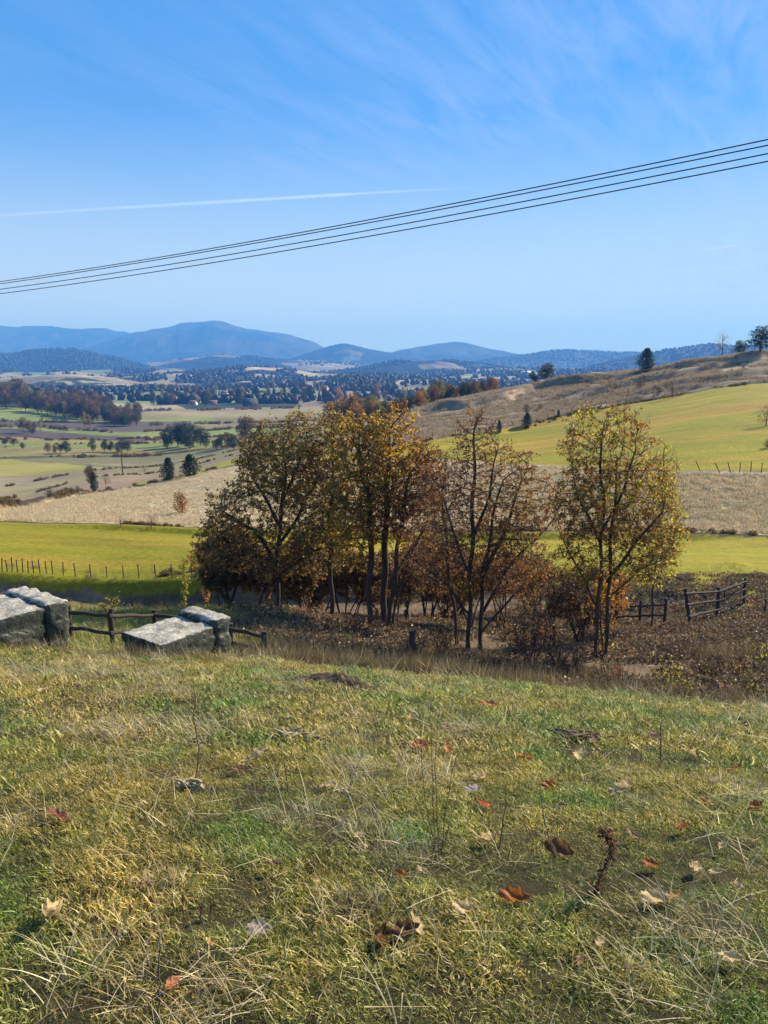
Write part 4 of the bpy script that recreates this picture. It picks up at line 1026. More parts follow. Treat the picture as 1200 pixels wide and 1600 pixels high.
lay('tall_weeds', 'pale weeds along the wire fence bank', weed, 900, 0, 0, .6, 1.1, r, fn=strip(43, 48), cat='weeds', mask=lambda X, Y: (X < 2) & (fbm(X*.5, Y*.5, 75, 3) > .0))
gg = [blades(60, .4, .22, .012, GP, [3, 4, 3, 1.5, .6, 2], r, .3, 2, .6, name='meadow_tuft') for _ in range(3)]
lay('meadow_grass', 'rough green grass behind the concrete blocks', gg, 5200, 0, 0, .6, 1.3, r, fn=strip(10.5, 45), mask=lambda X, Y: (X/Y < -.13))
lay('meadow_grass', 'rough grass among the trees and along the gully', gg, 2200, 0, 0, .6, 1.2, r, fn=strip(12, 44), mask=lambda X, Y: (X/Y > -.15) & (fbm(X*.35, Y*.35, 76, 3) > .12))
# tall dry stand of the tan field
tanp = [blades(60, .5, .40, .03, [(.72, .60, .42), (.62, .50, .34), (.46, .35, .23)], [3, 3, 1], r, .45, 2, .3, name='field_tuft', mat=M_STRAW) for _ in range(3)]
lay('tall_weeds', 'dry grass grown up round the concrete blocks', weed, 60, 0, 0, .2, .5, r, fn=lambda n, a, b, r: (r.uniform(-4.9, -1.9, n), r.uniform(8.55, 9.0, n)), cat='weeds')
def tanfn(n, y0, y1, r):
    s = r.uniform(-.62, .62, n); a = rowY('greentop', s)+.9; b = rowY('tantop', s)-1; Y = a+(b-a)*r.random(n); return s*Y, Y
lay('field_grass', 'pale dry grass standing in the tan field', tanp, 13000, 0, 0, .5, 1.15, r, fn=tanfn)
hillp = [blades(50, .9, .6, .06, [(.5, .39, .27), (.36, .27, .18), (.22, .17, .09)], [3, 3, 2], r, .4, 2, .3, name='hill_tuft', mat=M_STRAW) for _ in range(3)]
def hillfn(n, y0, y1, r):
    s = r.uniform(.0, .62, n); a = rowY('greenup', s)+1; b = rowY('ridge', s)+8; Y = a+(b-a)*r.random(n); return s*Y, Y
lay('hill_grass', 'rough dry grass over the terraced slope at right', hillp, 15000, 0, 0, .5, 1.4, r, fn=hillfn, mask=lambda X, Y: fbm(X/9, Y/4, 79, 4) > -.15)
# scrub along ditches and field edges
def scrub_mesh(pal, r):
    v = r.normal(size=(150, 3)); v /= np.linalg.norm(v, axis=1)[:, None]; v *= r.uniform(.3, 1, (150, 1)); v[:, 2] = np.abs(v[:, 2])*.9
    mb = MB(); leaves(mb, v*[.55, .55, .8], .2, np.array(pal)[r.integers(0, len(pal), 150)]*r.uniform(.6, 1.3, (150, 1)), r, 0); return mb.mesh('scrub', M_LEAF)
scr = [scrub_mesh([BROWN, (.12, .1, .05), (.2, .15, .09)], r), scrub_mesh([(.08, .09, .04), OLIVE, BROWN], r), scrub_mesh([PURP, (.1, .07, .05), BROWN], r), scrub_mesh([(.07, .08, .035), (.1, .08, .04), OLIVE], r)]
m_ = len(hx)
scatter('field_scrub', 'low scrub and hedge growth along ditches and field edges', scr, np.stack([hx, hy, terr(hx, hy)-.05], 1), np.stack([np.zeros(m_), np.zeros(m_), r.uniform(0, 6.28, m_)], 1), hh_, r.integers(0, 4, m_), 'scrub')
# fallen leaves under the trees
def litter_mesh(n, rad, size, pal, r):
    mb = MB(); a = r.uniform(0, 2*PI, n); q = rad*np.sqrt(r.random(n)); p = np.stack([np.cos(a)*q, np.sin(a)*q, r.uniform(.01, .05, n)], 1)
    k = r.integers(0, len(pal), n); leaves(mb, p, size, np.array(pal)[k]*r.uniform(.6, 1.4, (n, 1)), r, .0)
    me = mb.mesh('litter_patch', M_LITTER)
    return me
LP = [(.25, .19, .125), (.19, .14, .09), (.34, .27, .195), (.11, .085, .06), (.22, .14, .08)]
lit = [litter_mesh(150, .55, .085, LP, r) for _ in range(3)]
lay('leaf_litter', 'brown fallen leaves carpeting the gully under the trees', lit, 6500, 0, 0, .8, 1.3, r, fn=strip(14, 40), cat='leaf litter', mask=lambda X, Y: (X/Y > -.2) & (fbm(X*.3, Y*.3, 77, 3) > -.5))

# ------------------------------------------------------------------ concrete blocks
M_CONC, nt, out = newmat('rough_concrete')
tc = N(nt, 'ShaderNodeTexCoord'); n1 = noise_n(nt, tc.outputs['Object'], 5.5, 8, .75); n2 = noise_n(nt, tc.outputs['Object'], 26, 5, .7)
vr = N(nt, 'ShaderNodeTexVoronoi'); vr.inputs['Scale'].default_value = 14; nt.links.new(tc.outputs['Object'], vr.inputs['Vector'])
c1 = ramp(nt, n1.outputs['Fac'], [(.30, (.09, .085, .07)), (.48, (.24, .23, .21)), (.68, (.45, .43, .39))]); c2 = ramp(nt, n2.outputs['Fac'], [(.35, (.65,)*3), (.6, (1.1,)*3)])
c3 = ramp(nt, vr.outputs['Distance'], [(.03, (.55, .5, .45)), (.12, (1, 1, 1))])
c = mixc(nt, 1., c1.outputs[0], c2.outputs[0], 'MULTIPLY'); c = mixc(nt, .6, c, c3.outputs[0], 'MULTIPLY')
# sun and shade put into the colour: upward faces paler, sides darker
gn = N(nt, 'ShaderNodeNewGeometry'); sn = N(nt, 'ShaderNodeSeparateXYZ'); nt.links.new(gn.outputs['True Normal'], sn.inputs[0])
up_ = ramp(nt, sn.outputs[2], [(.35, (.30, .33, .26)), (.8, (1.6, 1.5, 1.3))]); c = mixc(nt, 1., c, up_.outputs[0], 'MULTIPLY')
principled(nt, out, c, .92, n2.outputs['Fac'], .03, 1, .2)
def rough_box(name, cx, cy, z0, L, Wd, H, rnd, mat, parent, seed, slope_top=(0, 0), ry=0):
    # rounded box as a displaced grid-cube
    n = 22; r3 = np.linspace(-1, 1, n)
    V, F = [], []; off = 0
    for ax in range(3):
        for sg in (-1, 1):
            a, b = np.meshgrid(r3, r3, indexing='ij'); c_ = np.full_like(a, sg)
            q = [None]*3; q[ax] = c_; q[(ax+1) % 3] = a; q[(ax+2) % 3] = b
            p = np.stack(q, -1).reshape(-1, 3)
            idx = np.arange(n*n).reshape(n, n)+off
            f = np.stack([idx[:-1, :-1], idx[1:, :-1], idx[1:, 1:], idx[:-1, 1:]], -1).reshape(-1, 4)
            if sg < 0: f = f[:, ::-1]
            V.append(p); F.append(f); off += n*n
    p = np.concatenate(V); F = np.concatenate(F)
    hs_ = np.array([L, Wd, H])/2
    q = p*hs_; core = np.clip(q, -(hs_-rnd), hs_-rnd); d = q-core; l = np.linalg.norm(d, axis=1)[:, None]
    q = core+np.where(l > 1e-6, d/np.maximum(l, 1e-6)*np.minimum(l, rnd), d)
    nz = fbm((q[:, 0]+seed)*5, (q[:, 1]*1.3+q[:, 2]*2)*5, seed, 4)[:, None]; nz2 = fbm((q[:, 0]+q[:, 2])*16, (q[:, 1]+q[:, 2])*16, seed+4, 3)[:, None]
    nr_ = p/np.linalg.norm(p, axis=1)[:, None]
    q = q+nr_*(nz*.038+nz2*.012)
    q[:, 2] += H/2+z0+np.where(p[:, 2] > 0, slope_top[0]*q[:, 0]+slope_top[1]*q[:, 1], 0)
    q[:, 0] += cx; q[:, 1] += cy
    me = mesh_np(name, q, F, mat, None, True)
    return ob(name, me, parent)
def block(label, px, py, Y, rz, L, Wd, Hs, Hr, wr, seed, zoff=0):
    f = foot(px, py, Y)
    root = thing('concrete_block', label, 'concrete block', (f.x, f.y, f.z+zoff), rz, 'concrete blocks at the crest of the slope')
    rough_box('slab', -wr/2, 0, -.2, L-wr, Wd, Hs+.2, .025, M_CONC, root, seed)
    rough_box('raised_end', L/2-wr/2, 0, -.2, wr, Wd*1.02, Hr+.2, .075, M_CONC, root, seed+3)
    return root
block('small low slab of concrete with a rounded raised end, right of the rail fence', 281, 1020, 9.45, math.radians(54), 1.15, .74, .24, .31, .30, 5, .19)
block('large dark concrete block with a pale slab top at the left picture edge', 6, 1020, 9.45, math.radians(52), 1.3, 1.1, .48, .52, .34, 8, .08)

# ------------------------------------------------------------------ fences
def post_mesh(h, r0, lean=(0, 0), seed=0, deep=.3):
    r = np.random.default_rng(seed); mb = MB(); n = 6
    z = np.linspace(-deep, h, n); pts = np.stack([lean[0]*np.maximum(z, 0)+r.normal(0, r0*.15, n), lean[1]*np.maximum(z, 0)+r.normal(0, r0*.15, n), z], 1)
    mb.tube(pts, r0*r.uniform(.85, 1.1, n), 7); return mb.mesh('post', M_WOODP, True)
def rail_mesh(a, b, r0, seed=0):
    r = np.random.default_rng(seed); a = np.array(a); b = np.array(b); t = np.linspace(-.03, 1.03, 7)[:, None]
    p = a*(1-t)+b*t; p[1:-1] += r.normal(0, .012, (5, 3)); mb = MB()
    mb.tube(p, r0*np.linspace(1.1, .85, 7), 6); return mb.mesh('rail', M_WOODP, True)
def rail_fence(label, posts, levels, r0=.07, rr=.05, group='weathered rail fences'):
    # posts: (px, py, Y, height, lean)
    f = [foot(*p[:3]) for p in posts]; B = f[0]
    root = thing('rail_fence', label, 'fence', B, 0, group)
    tops = []
    for i, (q, p) in enumerate(zip(f, posts)):
        ln = p[4] if len(p) > 4 else (0, 0)
        o = ob('post', post_mesh(p[3], r0, ln, i*7+3), root); o.location = q-B
        tops.append((q-B, p[3], ln))
    for i in range(len(f)-1):
        if len(posts[i]) > 5 and posts[i][5] == 'gap': continue
        for k, lv in enumerate(levels):
            a = tops[i][0]+Vector((tops[i][2][0]*lv*tops[i][1], -r0-rr*.6, lv*tops[i][1])); b = tops[i+1][0]+Vector((tops[i+1][2][0]*lv*tops[i+1][1], -r0-rr*.6, lv*tops[i+1][1]))
            ob('rail', rail_mesh(a, b, rr, i*5+k), root)
    return root
rail_fence('three bay rail fence standing behind and between the two concrete blocks', [(60,990,18.5,.9),(110,990,18.5,.9),(177,1003,17.6,1.0),(243,988,19.5,.85),(300,990,19.4,.8),(360,1005,18.2,.78,(0,0)),(414,1018,17.2,.78)], [.86, .42])
rail_fence('short low rail fence in the leaves right of the golden tree', [(930,985,32.5,1.2),(962,985,32.3,1.2),(999,980,31.8,1.15),(1038,977,30.8,1.2)], [.8, .42])
rail_fence('leaning three rail fence panel standing on the leafy bank at right', [(1080,965,29.6,1.65,(-.2,0)),(1121,953,31.8,1.4,(-.02,0)),(1162,943,33.6,1.2,(-.02,0))], [.88, .6, .3], .07, .055)
def post_row(label, name, pts, group=None, r0=.034, wires=2, wire_r=.004, fn=None):
    f = [foot(*p[:3]) if fn is None else fn(p) for p in pts]; B = f[0]
    root = thing(name, label, 'fence', B, 0, group)
    for i, (q, p) in enumerate(zip(f, pts)):
        o = ob('post', post_mesh(p[3], r0, p[4] if len(p) > 4 else (random.uniform(-.06, .06), random.uniform(-.05, .05)), i+50), root); o.location = q-B
    mb = MB()
    for k in range(wires):
        for i in range(len(f)-1):
            a = f[i]-B+Vector((0, 0, pts[i][3]*(.9-.4*k))); b = f[i+1]-B+Vector((0, 0, pts[i+1][3]*(.9-.4*k)))
            mb.tube([a, (a+b)/2-Vector((0, 0, .03)), b], wire_r, 3, cap=False)
    if wires: ob('wire', mb.mesh('wire', M_WIRE), root)
    return root
M_WIRE, nt, out = newmat('dark_cable')
tc = N(nt, 'ShaderNodeTexCoord'); nw = noise_n(nt, tc.outputs['Object'], 3, 2); cw = ramp(nt, nw.outputs['Fac'], [(.3, (.012, .012, .014)), (.7, (.03, .03, .035))]); principled(nt, out, cw.outputs[0], .6)
pp = [-30,-16,-4,4,12,20,28,36,45,53,63,73,83,99,118,142,167,193,217,243,268,300]
post_row('wire fence of short dark posts along the top of the shaded bank', 'wire_fence', [(x, 900, float(rowY('banktop', sx(x, 900)))+.4, random.uniform(.75, .95)) for x in pp])
post_row('two posts standing behind the leaning rail panel at right', 'post_pair', [(1103,930,33.5,.75),(1132,930,34,.75)], wires=0)
post_row('lone fence post with a short neighbour at the right edge below the green strip', 'fence_posts', [(1196,945,31,.8,(0,0)),(1222,945,31,.8)], wires=1)
post_row('row of leaning grey posts along the foot of the right green field', 'post_fence', [(x, 735, float(rowY('tantop', sx(x, 735)))-.5, h, (ln, 0)) for x, h, ln in ((1037,1.25,-.1),(1064,1.3,-.75),(1095,1.3,-.5),(1125,1.1,-.55),(1142,1.2,-.35),(1156,1.2,0),(1173,1.35,0),(1190,1.15,0),(1206,1.1,.1))], r0=.05, wires=1)
pp = [(640+18*i) for i in range(24)]
post_row('long line of thin posts along the upper edge of the right green field', 'wire_fence', [(x, 660, float(rowY('greenup', sx(x, 690 if x < 760 else 650)))*1.0, random.uniform(1.0, 1.5)) for x in pp], r0=.06, wires=0)
post_row('fine posts on the skyline left of the thin tree', 'fence_posts', [(1030+9*i, 560, float(rowY('ridge', sx(1030+9*i, 560)))-1, random.uniform(.9, 1.5)) for i in range(9)], r0=.06, wires=0)

# utility pole in the valley
f = foot(193, 762, 222)
root = thing('utility_pole', 'single wooden utility pole in the pink field left of the pines', 'utility pole', f)
mb = MB(); mb.tube([(0, 0, -.5), (0, 0, 4), (.05, 0, 8.2)], [.17, .15, .11], 8); ob('pole', mb.mesh('pole', M_WOODP, True), root)
mb = MB(); mb.box((0, -.16, 7.6), (1.5, .12, .12)); ob('crossarm', mb.mesh('crossarm', M_WOODP), root)
for x in (-.6, 0, .6):
    mb = MB(); mb.tube([(x, -.16, 7.66), (x, -.16, 7.8), (x, -.16, 7.86)], [.04, .06, .03], 8); ob('insulator', mb.mesh('insulator', M_CONC, True), root)

# ------------------------------------------------------------------ overhead wires
ends = [((0, 440), (1200, 218)), ((0, 443.5), (1200, 227)), ((0, 452), (1200, 240)), ((0, 459), (1200, 252))]
names = ['topmost of the four black cables crossing the sky', 'second cable from the top, running just under the topmost one', 'third cable from the top, the upper of the two lower ones', 'lowest of the four black cables crossing the sky']
mids = [(600, 339), (600, 343.7), (600, 355.5), (600, 365)]
for (a, b), mid, lb in zip(ends, mids, names):
    YA, YB = 46., 25.
    A_, B_ = at(*a, YA), at(*b, YB)
    # parabola through the three sight lines, in the vertical plane A-B
    d = B_-A_; k = sx(*mid); t = (k*A_[1]-A_[0])/(d[0]-k*d[1]); Ym = A_[1]+d[1]*t; zm = CAMZ+slope(mid[1])*Ym
    sag = (A_[2]+d[2]*t-zm)/(t*(1-t)); sag = min(max(sag, .1), 3)
    tt = np.linspace(-.5, 1.6, 60); pts = A_[None]+d[None]*tt[:, None]; pts[:, 2] -= sag*tt*(1-tt)
    O = pts[0].copy(); mb = MB(); mb.tube(pts-O, .02, 6, cap=False)
    o = ob('overhead_cable', mb.mesh('overhead_cable', M_WIRE, True)); o.location = O
    tag(o, lb, 'overhead cable', 'four overhead cables')

# ------------------------------------------------------------------ vapour trails
m, nt, out = newmat('vapour')
tc = N(nt, 'ShaderNodeTexCoord'); sp = N(nt, 'ShaderNodeSeparateXYZ'); nt.links.new(tc.outputs['Generated'], sp.inputs[0])
nv = noise_n(nt, tc.outputs['Object'], .0012, 6, .7)
fd = ramp(nt, sp.outputs[0], [(0, (.2,)*3), (.22, (.4,)*3), (.5, (.55,)*3), (.72, (.75,)*3), (.85, (.35,)*3), (1, (0, 0, 0))])
rn = ramp(nt, nv.outputs['Fac'], [(.25, (.35,)*3), (.7, (1, 1, 1))])
lw = N(nt, 'ShaderNodeLayerWeight'); lw.inputs['Blend'].default_value = .5
inv = N(nt, 'ShaderNodeMath', operation='SUBTRACT'); inv.inputs[0].default_value = 1; nt.links.new(lw.outputs['Facing'], inv.inputs[1])
pw_ = N(nt, 'ShaderNodeMath', operation='POWER'); pw_.inputs[1].default_value = 1.6; nt.links.new(inv.outputs[0], pw_.inputs[0])
q1 = mixc(nt, 1., fd.outputs[0], rn.outputs[0], 'MULTIPLY'); q2 = mixc(nt, 1., q1, pw_.outputs[0], 'MULTIPLY')
q3 = N(nt, 'ShaderNodeMath', operation='MULTIPLY'); q3.inputs[1].default_value = .26; nt.links.new(q2, q3.inputs[0])
tr_ = N(nt, 'ShaderNodeBsdfTransparent'); df = N(nt, 'ShaderNodeBsdfTranslucent'); df.inputs[0].default_value = (.95, .95, .97, 1)
d2 = N(nt, 'ShaderNodeBsdfDiffuse'); d2.inputs[0].default_value = (.95, .95, .97, 1); ad = N(nt, 'ShaderNodeMixShader'); nt.links.new(df.outputs[0], ad.inputs[1]); nt.links.new(d2.outputs[0], ad.inputs[2])
mx = N(nt, 'ShaderNodeMixShader'); nt.links.new(q3.outputs[0], mx.inputs[0]); nt.links.new(tr_.outputs[0], mx.inputs[1]); nt.links.new(ad.outputs[0], mx.inputs[2]); nt.links.new(mx.outputs[0], out.inputs['Surface'])
def trail(pts, Y, r0, label):
    P3 = np.array([at(x, y, Y) for x, y in pts]); t = np.linspace(0, 1, 40); tk = np.linspace(0, 1, len(P3))
    p = np.stack([np.interp(t, tk, P3[:, a]) for a in range(3)], 1)
    mb = MB(); mb.tube(p-p[0], r0*(.6+.5*np.sin(t*PI))*(1+.15*fbm(t*20, t*0, 4, 3)), 16, cap=False)
    o = ob('vapour_trail', mb.mesh('vapour_trail', m, True)); o.location = p[0]; tag(o, label, 'vapour trail')
trail([(-140, 344), (-60, 341), (100, 330), (300, 318), (500, 306), (640, 298), (760, 293)], 26000, 58, 'long thin white vapour trail over the left half of the sky')
trail([(1085, 392), (1125, 387), (1165, 382)], 26000, 28, 'short faint vapour streak low in the right of the sky')

# ------------------------------------------------------------------ far buildings
M_WALLW = simple_mat('whitewash', (.55, .52, .47), (.7, .68, .63), 2); M_ROOFD = simple_mat('dark_roof', (.03, .035, .05), (.06, .06, .07), 3); M_ROOFR = simple_mat('red_roof', (.13, .075, .06), (.19, .11, .085), 3)
M_PANE = simple_mat('dark_pane', (.02, .025, .03), (.04, .045, .05), 2, .3)
def house(name, label, cat, px, py, Y, L, Wd, H, roofh, rz, wall, roof, group=None):
    f = foot(px, py, Y); root = thing(name, label, cat, f, rz, group)
    mb = MB(); mb.box((0, 0, H/2-.5), (L, Wd, H+1))
    g = [(-L/2, -Wd/2, H), (-L/2, Wd/2, H), (-L/2, 0, H+roofh), (L/2, -Wd/2, H), (L/2, Wd/2, H), (L/2, 0, H+roofh)]
    mb.add(g, [[0, 1, 2], [3, 5, 4]]); ob('wall', mb.mesh('wall', wall), root)
    mb = MB(); e = .5; k = roofh/(Wd/2)
    for sg in (-1, 1):
        y1 = sg*(Wd/2+e); z1 = H-e*k
        V = [(-L/2-e, y1, z1), (L/2+e, y1, z1), (L/2+e, 0, H+roofh), (-L/2-e, 0, H+roofh)]; V2 = [(a, b, c+.25) for a, b, c in V]
        mb.add(V+V2, [[0, 1, 2, 3], [4, 5, 6, 7], [0, 1, 5, 4], [1, 2, 6, 5], [2, 3, 7, 6], [3, 0, 4, 7]])
    ob('roof', mb.mesh('roof', roof), root)
    mb = MB(); mb.box((0, -Wd/2-.06, H*.35), (1.6, .12, H*.7)); ob('door', mb.mesh('door', M_PANE), root)
    for x in (-L*.3, L*.3):
        mb = MB(); mb.box((x, -Wd/2-.05, H*.6), (1.3, .1, 1.3)); ob('window', mb.mesh('window', M_PANE), root)
    return root
house('barn', 'dark roofed barn beyond the top of the pale valley field', 'barn', 391, 640, 845, 15, 10, 3.2, 5.5, .5, M_WOODP, M_ROOFD)
house('farmhouse', 'small whitewashed house left of the barn beyond the pale field', 'house', 333, 632, 870, 9, 7, 3, 2.2, .2, M_WALLW, M_ROOFR, 'far farmhouses')
house('farmhouse', 'tiny white house at the left end of the far farm beside its neighbour', 'house', 302, 631, 875, 8, 6, 3, 2, -.3, M_WALLW, M_ROOFR, 'far farmhouses')
house('farmhouse', 'white house among the far trees above the barn', 'house', 351, 619, 1100, 9, 8, 6, 3, .1, M_WALLW, M_ROOFR, 'far farmhouses')
house('farmhouse', 'long white building glinting on the far slope right of centre', 'house', 822, 577, 2300, 26, 12, 5, 3, .1, M_WALLW, M_WALLW, 'far farmhouses')
house('farmhouse', 'pink walled house among the far trees right of the barn', 'house', 507, 620, 1250, 11, 8, 5, 3, -.2, simple_mat('pink_wash', (.5, .35, .3), (.6, .42, .36), 2), M_ROOFR, 'far farmhouses')

# ------------------------------------------------------------------ fallen oak leaves, each one its own
M_DRYP = leaf_mat('pale_dry_leaf', 0, .12, .4, .01)
def oak_leaf(L, col, seed, curl=1.0, narrow=.42):
    r = np.random.default_rng(seed); n = 26; t = np.linspace(0, 1, n)
    w = narrow*L*np.sin(PI*np.clip(t, 0, 1)**.8)**.7*(.84+.16*np.sin(t*2*PI*3.2+.6))
    w[0] = w[-1] = .002
    m = 4; V = []; C = []
    for i in range(n):
        for j in range(-m, m+1):
            u = j/m; x = (t[i]-.5)*L; y = u*w[i]
            k = curl*(.75*(abs(y)/L)**1.5+.5*(t[i]-.5)**2+.06*math.sin(7*t[i]+3*u))
            z = L*k+.012*L*math.sin(9*t[i]+2*u)+(.02*L*(1-abs(u)*2) if abs(u) < .1 else 0)
            V.append((x+.04*L*r.normal()*.2, y*(1-.35*curl*abs(u)), z)); C.append(np.array(col)*(1+.25*math.sin(i*1.7+j)+.15*r.normal())*(.75 if j == 0 else 1))
    s = 2*m+1; F = [[i*s+j, (i+1)*s+j, (i+1)*s+j+1, i*s+j+1] for i in range(n-1) for j in range(s-1)]
    mb = MB(); mb.add(V, F, np.clip(C, 0, 1)); return mb, r
def stalk(L, col):
    mb = MB(); mb.tube([(-L*.48, 0, L*.1), (-L*.62, .01*L, L*.13), (-L*.78, .05*L, L*.1)], [L*.014, L*.011, L*.009], 5, np.array(col)); return mb
def lay_leaf(label, px, py, L, col, seed, rz=None, curl=1.0, tilt=(0, 0), group=None, lift=.035):
    p = hit(px, py, 60); L = L*1.25; mb, r = oak_leaf(L, col, seed, curl*.6)
    root = thing('dry_leaf', label, 'leaf', p+Vector((0, 0, lift)), r.uniform(0, 6.28) if rz is None else rz, group)
    root.rotation_euler = (tilt[0]+r.normal(0, .15), tilt[1]+r.normal(0, .15), root.rotation_euler.z)
    ob('leaf_blade', mb.mesh('leaf_blade', M_DRYP, True), root); ob('leaf_stalk', stalk(L, np.array(col)*.6).mesh('leaf_stalk', M_DRYP, True), root)
    return root
PALE = (.62, .45, .22); TANB = (.42, .25, .08); REDB = (.30, .10, .025); DKB = (.14, .07, .03); ORB = (.5, .2, .07)
lay_leaf('pale lobed oak leaf with its tip folded down, right of the brown curled pair', 722, 1432, .085, PALE, 1, .4, 1.5, (.5, .2))
lay_leaf('pale triangular leaf standing behind a dark curled one', 650, 1457, .075, PALE, 2, 2.2, .8, (.6, -.5))
lay_leaf('dark brown leaf curled under the pale triangular one', 632, 1466, .09, DKB, 3, .3, 1.3)
lay_leaf('dark narrow leaf standing on edge in the grass near the bottom', 592, 1478, .10, DKB, 4, 1.4, 2.2, (.9, 0))
lay_leaf('large red brown curled oak leaf right of the pale folded one', 802, 1414, .10, REDB, 5, .1, 1.4, (.25, .1))
lay_leaf('broad pale leaf with raised edges on the right of the slope', 1022, 1415, .10, PALE, 6, .1, 1.0, (.15, 0))
lay_leaf('smaller pale leaf touching the broad raised one', 1052, 1412, .07, TANB, 7, .6, 1.2)
lay_leaf('pale crumpled leaf above the broad raised one', 1085, 1368, .08, PALE, 8, 1.0, 1.6, (.4, 0))
lay_leaf('small pale leaf just right of the crumpled one', 1118, 1374, .06, PALE, 9, .2, 1.2)
lay_leaf('long pale rolled leaf standing in the grass at lower left', 84, 1452, .13, PALE, 10, 1.75, 2.4, (.2, .5), lift=.06)
lay_leaf('round greyish brown leaf lying flat near the bottom left', 404, 1469, .07, (.4, .32, .25), 11, .3, .5, (.5, 0), lift=.05)
lay_leaf('small bright orange leaf in the straw at the bottom left', 272, 1551, .05, (.6, .22, .1), 12, 1, 1)
lay_leaf('dark reddish curled leaf on the green patch at left', 90, 1286, .10, (.22, .08, .05), 13, .1, 1.3)
lay_leaf('small white leaf just below the mown looking patch left of centre', 511, 1237, .07, PALE, 14, .3, 1.5)
lay_leaf('brown leaf beside a pale bone shaped stick', 375, 1212, .08, (.3, .15, .09), 15, .1, 1.2)
lay_leaf('long pale rolled leaf lifted like a stick, left of centre', 398, 1198, .13, PALE, 16, .6, 2.4, (0, -.35), lift=.05)
lay_leaf('red leaf on the green patch right of centre', 859, 1236, .085, REDB, 17, .2, 1.1, (.4, 0))
lay_leaf('large orange red leaf left of the green patch', 754, 1266, .085, (.5, .12, .05), 18, 2.2, 1, (.4, 0))
lay_leaf('orange leaf at the top of the green patch', 820, 1190, .10, ORB, 19, 0, 1)
lay_leaf('small white leaf on the dark green patch', 752, 1224, .09, PALE, 20, .4, 2)
lay_leaf('pale leaf with a dark shadow just below the green patch', 738, 1243, .08, (.5, .42, .36), 21, .1, 1.6)
lay_leaf('white topped dark leaf right of the green patch', 970, 1242, .12, PALE, 22, .1, 1.5, (.3, 0))
lay_leaf('red leaf in the straw left of the crumpled pale one', 1016, 1362, .075, REDB, 23, .3, 1)
lay_leaf('dark leaf lying flat above the large red brown one', 873, 1337, .11, DKB, 24, -.2, .9, (.4, 0))
lay_leaf('pale thin rolled leaf lying straight at centre right', 757, 1323, .085, PALE, 25, 0, 2.6)
lay_leaf('orange leaf on the far side of the slope near the fringe', 764, 1106, .14, ORB, 26, 0, 1)
lay_leaf('pale leaf at the bottom right edge of the grass', 1140, 1511, .075, PALE, 27, .1, 1.1)
lay_leaf('small pale flat leaf left of the bottom right one', 938, 1485, .045, PALE, 28, .9, 1)
lay_leaf('rust coloured leaf left of centre beside the straw ring', 480+175, 1172, .12, (.45, .13, .06), 29, 0, 1)
k = 0
small = [(67,1087,.12),(697,1143,.09),(905,1191,.14),(930,1163,.14),(1093,1165,.11),(1147,1211,.12),(1116,1230,.07),(1100,1264,.10),(1127,1336,.06),(1180,1272,.1),(1065,1305,.1),(1062,1433,.04),(876,1272,.07),(640,1130,.1),(530,1062,.12),(840,1130,.1),(1020,1160,.14),(1010,1136,.14),(560,1320,.06),(988,1318,.08),(700,1180,.1),(1160,1140,.15),(1085,1186,.12),(625,1380,.06),(430,1365,.06),(660,1376,.06),(230,1400,.06),(330,1490,.05),(1150,1400,.06),(905,1520,.05)]
for i, (px, py, L) in enumerate(small):
    c = [PALE, TANB, ORB, REDB, (.3, .17, .1)][[0, 1, 0, 4, 0, 1, 0, 1, 0, 3, 3, 0, 4, 1, 2, 2, 4, 1, 0, 4, 2, 4, 1, 3, 4, 0, 4, 1, 0, 4][i]]
    lay_leaf('small curled dry leaf lying scattered in the grass of the slope', px, py, L*.8, c, 100+i, None, 1.3, group='small scattered dry leaves', lift=.045)

# ------------------------------------------------------------------ standing dry stalks, the dock plant, clods and bark
M_STALK = simple_mat('dry_stalk', (.10, .065, .04), (.22, .15, .09), 30, .85, .002)
M_STALKP = simple_mat('pale_stalk', (.32, .25, .13), (.5, .41, .25), 30, .85, .002)
def stem(label, pts, Yb=None, r0=.0028, mat=None, side=3, seed=0, group=None):
    r = np.random.default_rng(seed)
    b = hit(*pts[0], 60); Y = b.y; P3 = [np.array(b)-np.array([0, 0, .02])]+[at(x, y, Y-.02*i) for i, (x, y) in enumerate(pts[1:])]
    P3 = np.array(P3); tk = np.linspace(0, 1, len(P3)); t = np.linspace(0, 1, 14)
    p = np.stack([np.interp(t, tk, P3[:, a]) for a in range(3)], 1)+r.normal(0, r0*.8, (14, 3)); p -= p[0].copy(); L = np.linalg.norm(p[-1])
    root = thing('dead_weed', label, 'dry stalk', b, 0, group)
    mb = MB(); mb.tube(p, r0*np.linspace(1.2, .45, 14), 6); ob('stalk', mb.mesh('stalk', mat or M_STALK, True), root)
    for k in range(side):
        i = r.integers(4, 13); d = np.array([r.normal(), r.normal(), 1.2]); d /= np.linalg.norm(d); l = L*r.uniform(.08, .2)
        mb = MB(); mb.tube([p[i], p[i]+d*l*.6, p[i]+d*l+[0, 0, l*.2]], [r0*.6, r0*.45, r0*.25], 4); ob('twig', mb.mesh('twig', mat or M_STALK, True), root)
    return root
stem('tall thin dark stem standing alone in the grass left of centre', [(305,1232),(312,1180),(304,1120),(304,1068)], r0=.004, side=4, seed=1)
stem('dark stem leaning over the brown patch at centre left', [(452,1243),(445,1200),(437,1165)], seed=2)
stem('thin stem right of the small white leaf', [(545,1262),(550,1225),(570,1180)], seed=3, mat=M_STALKP)
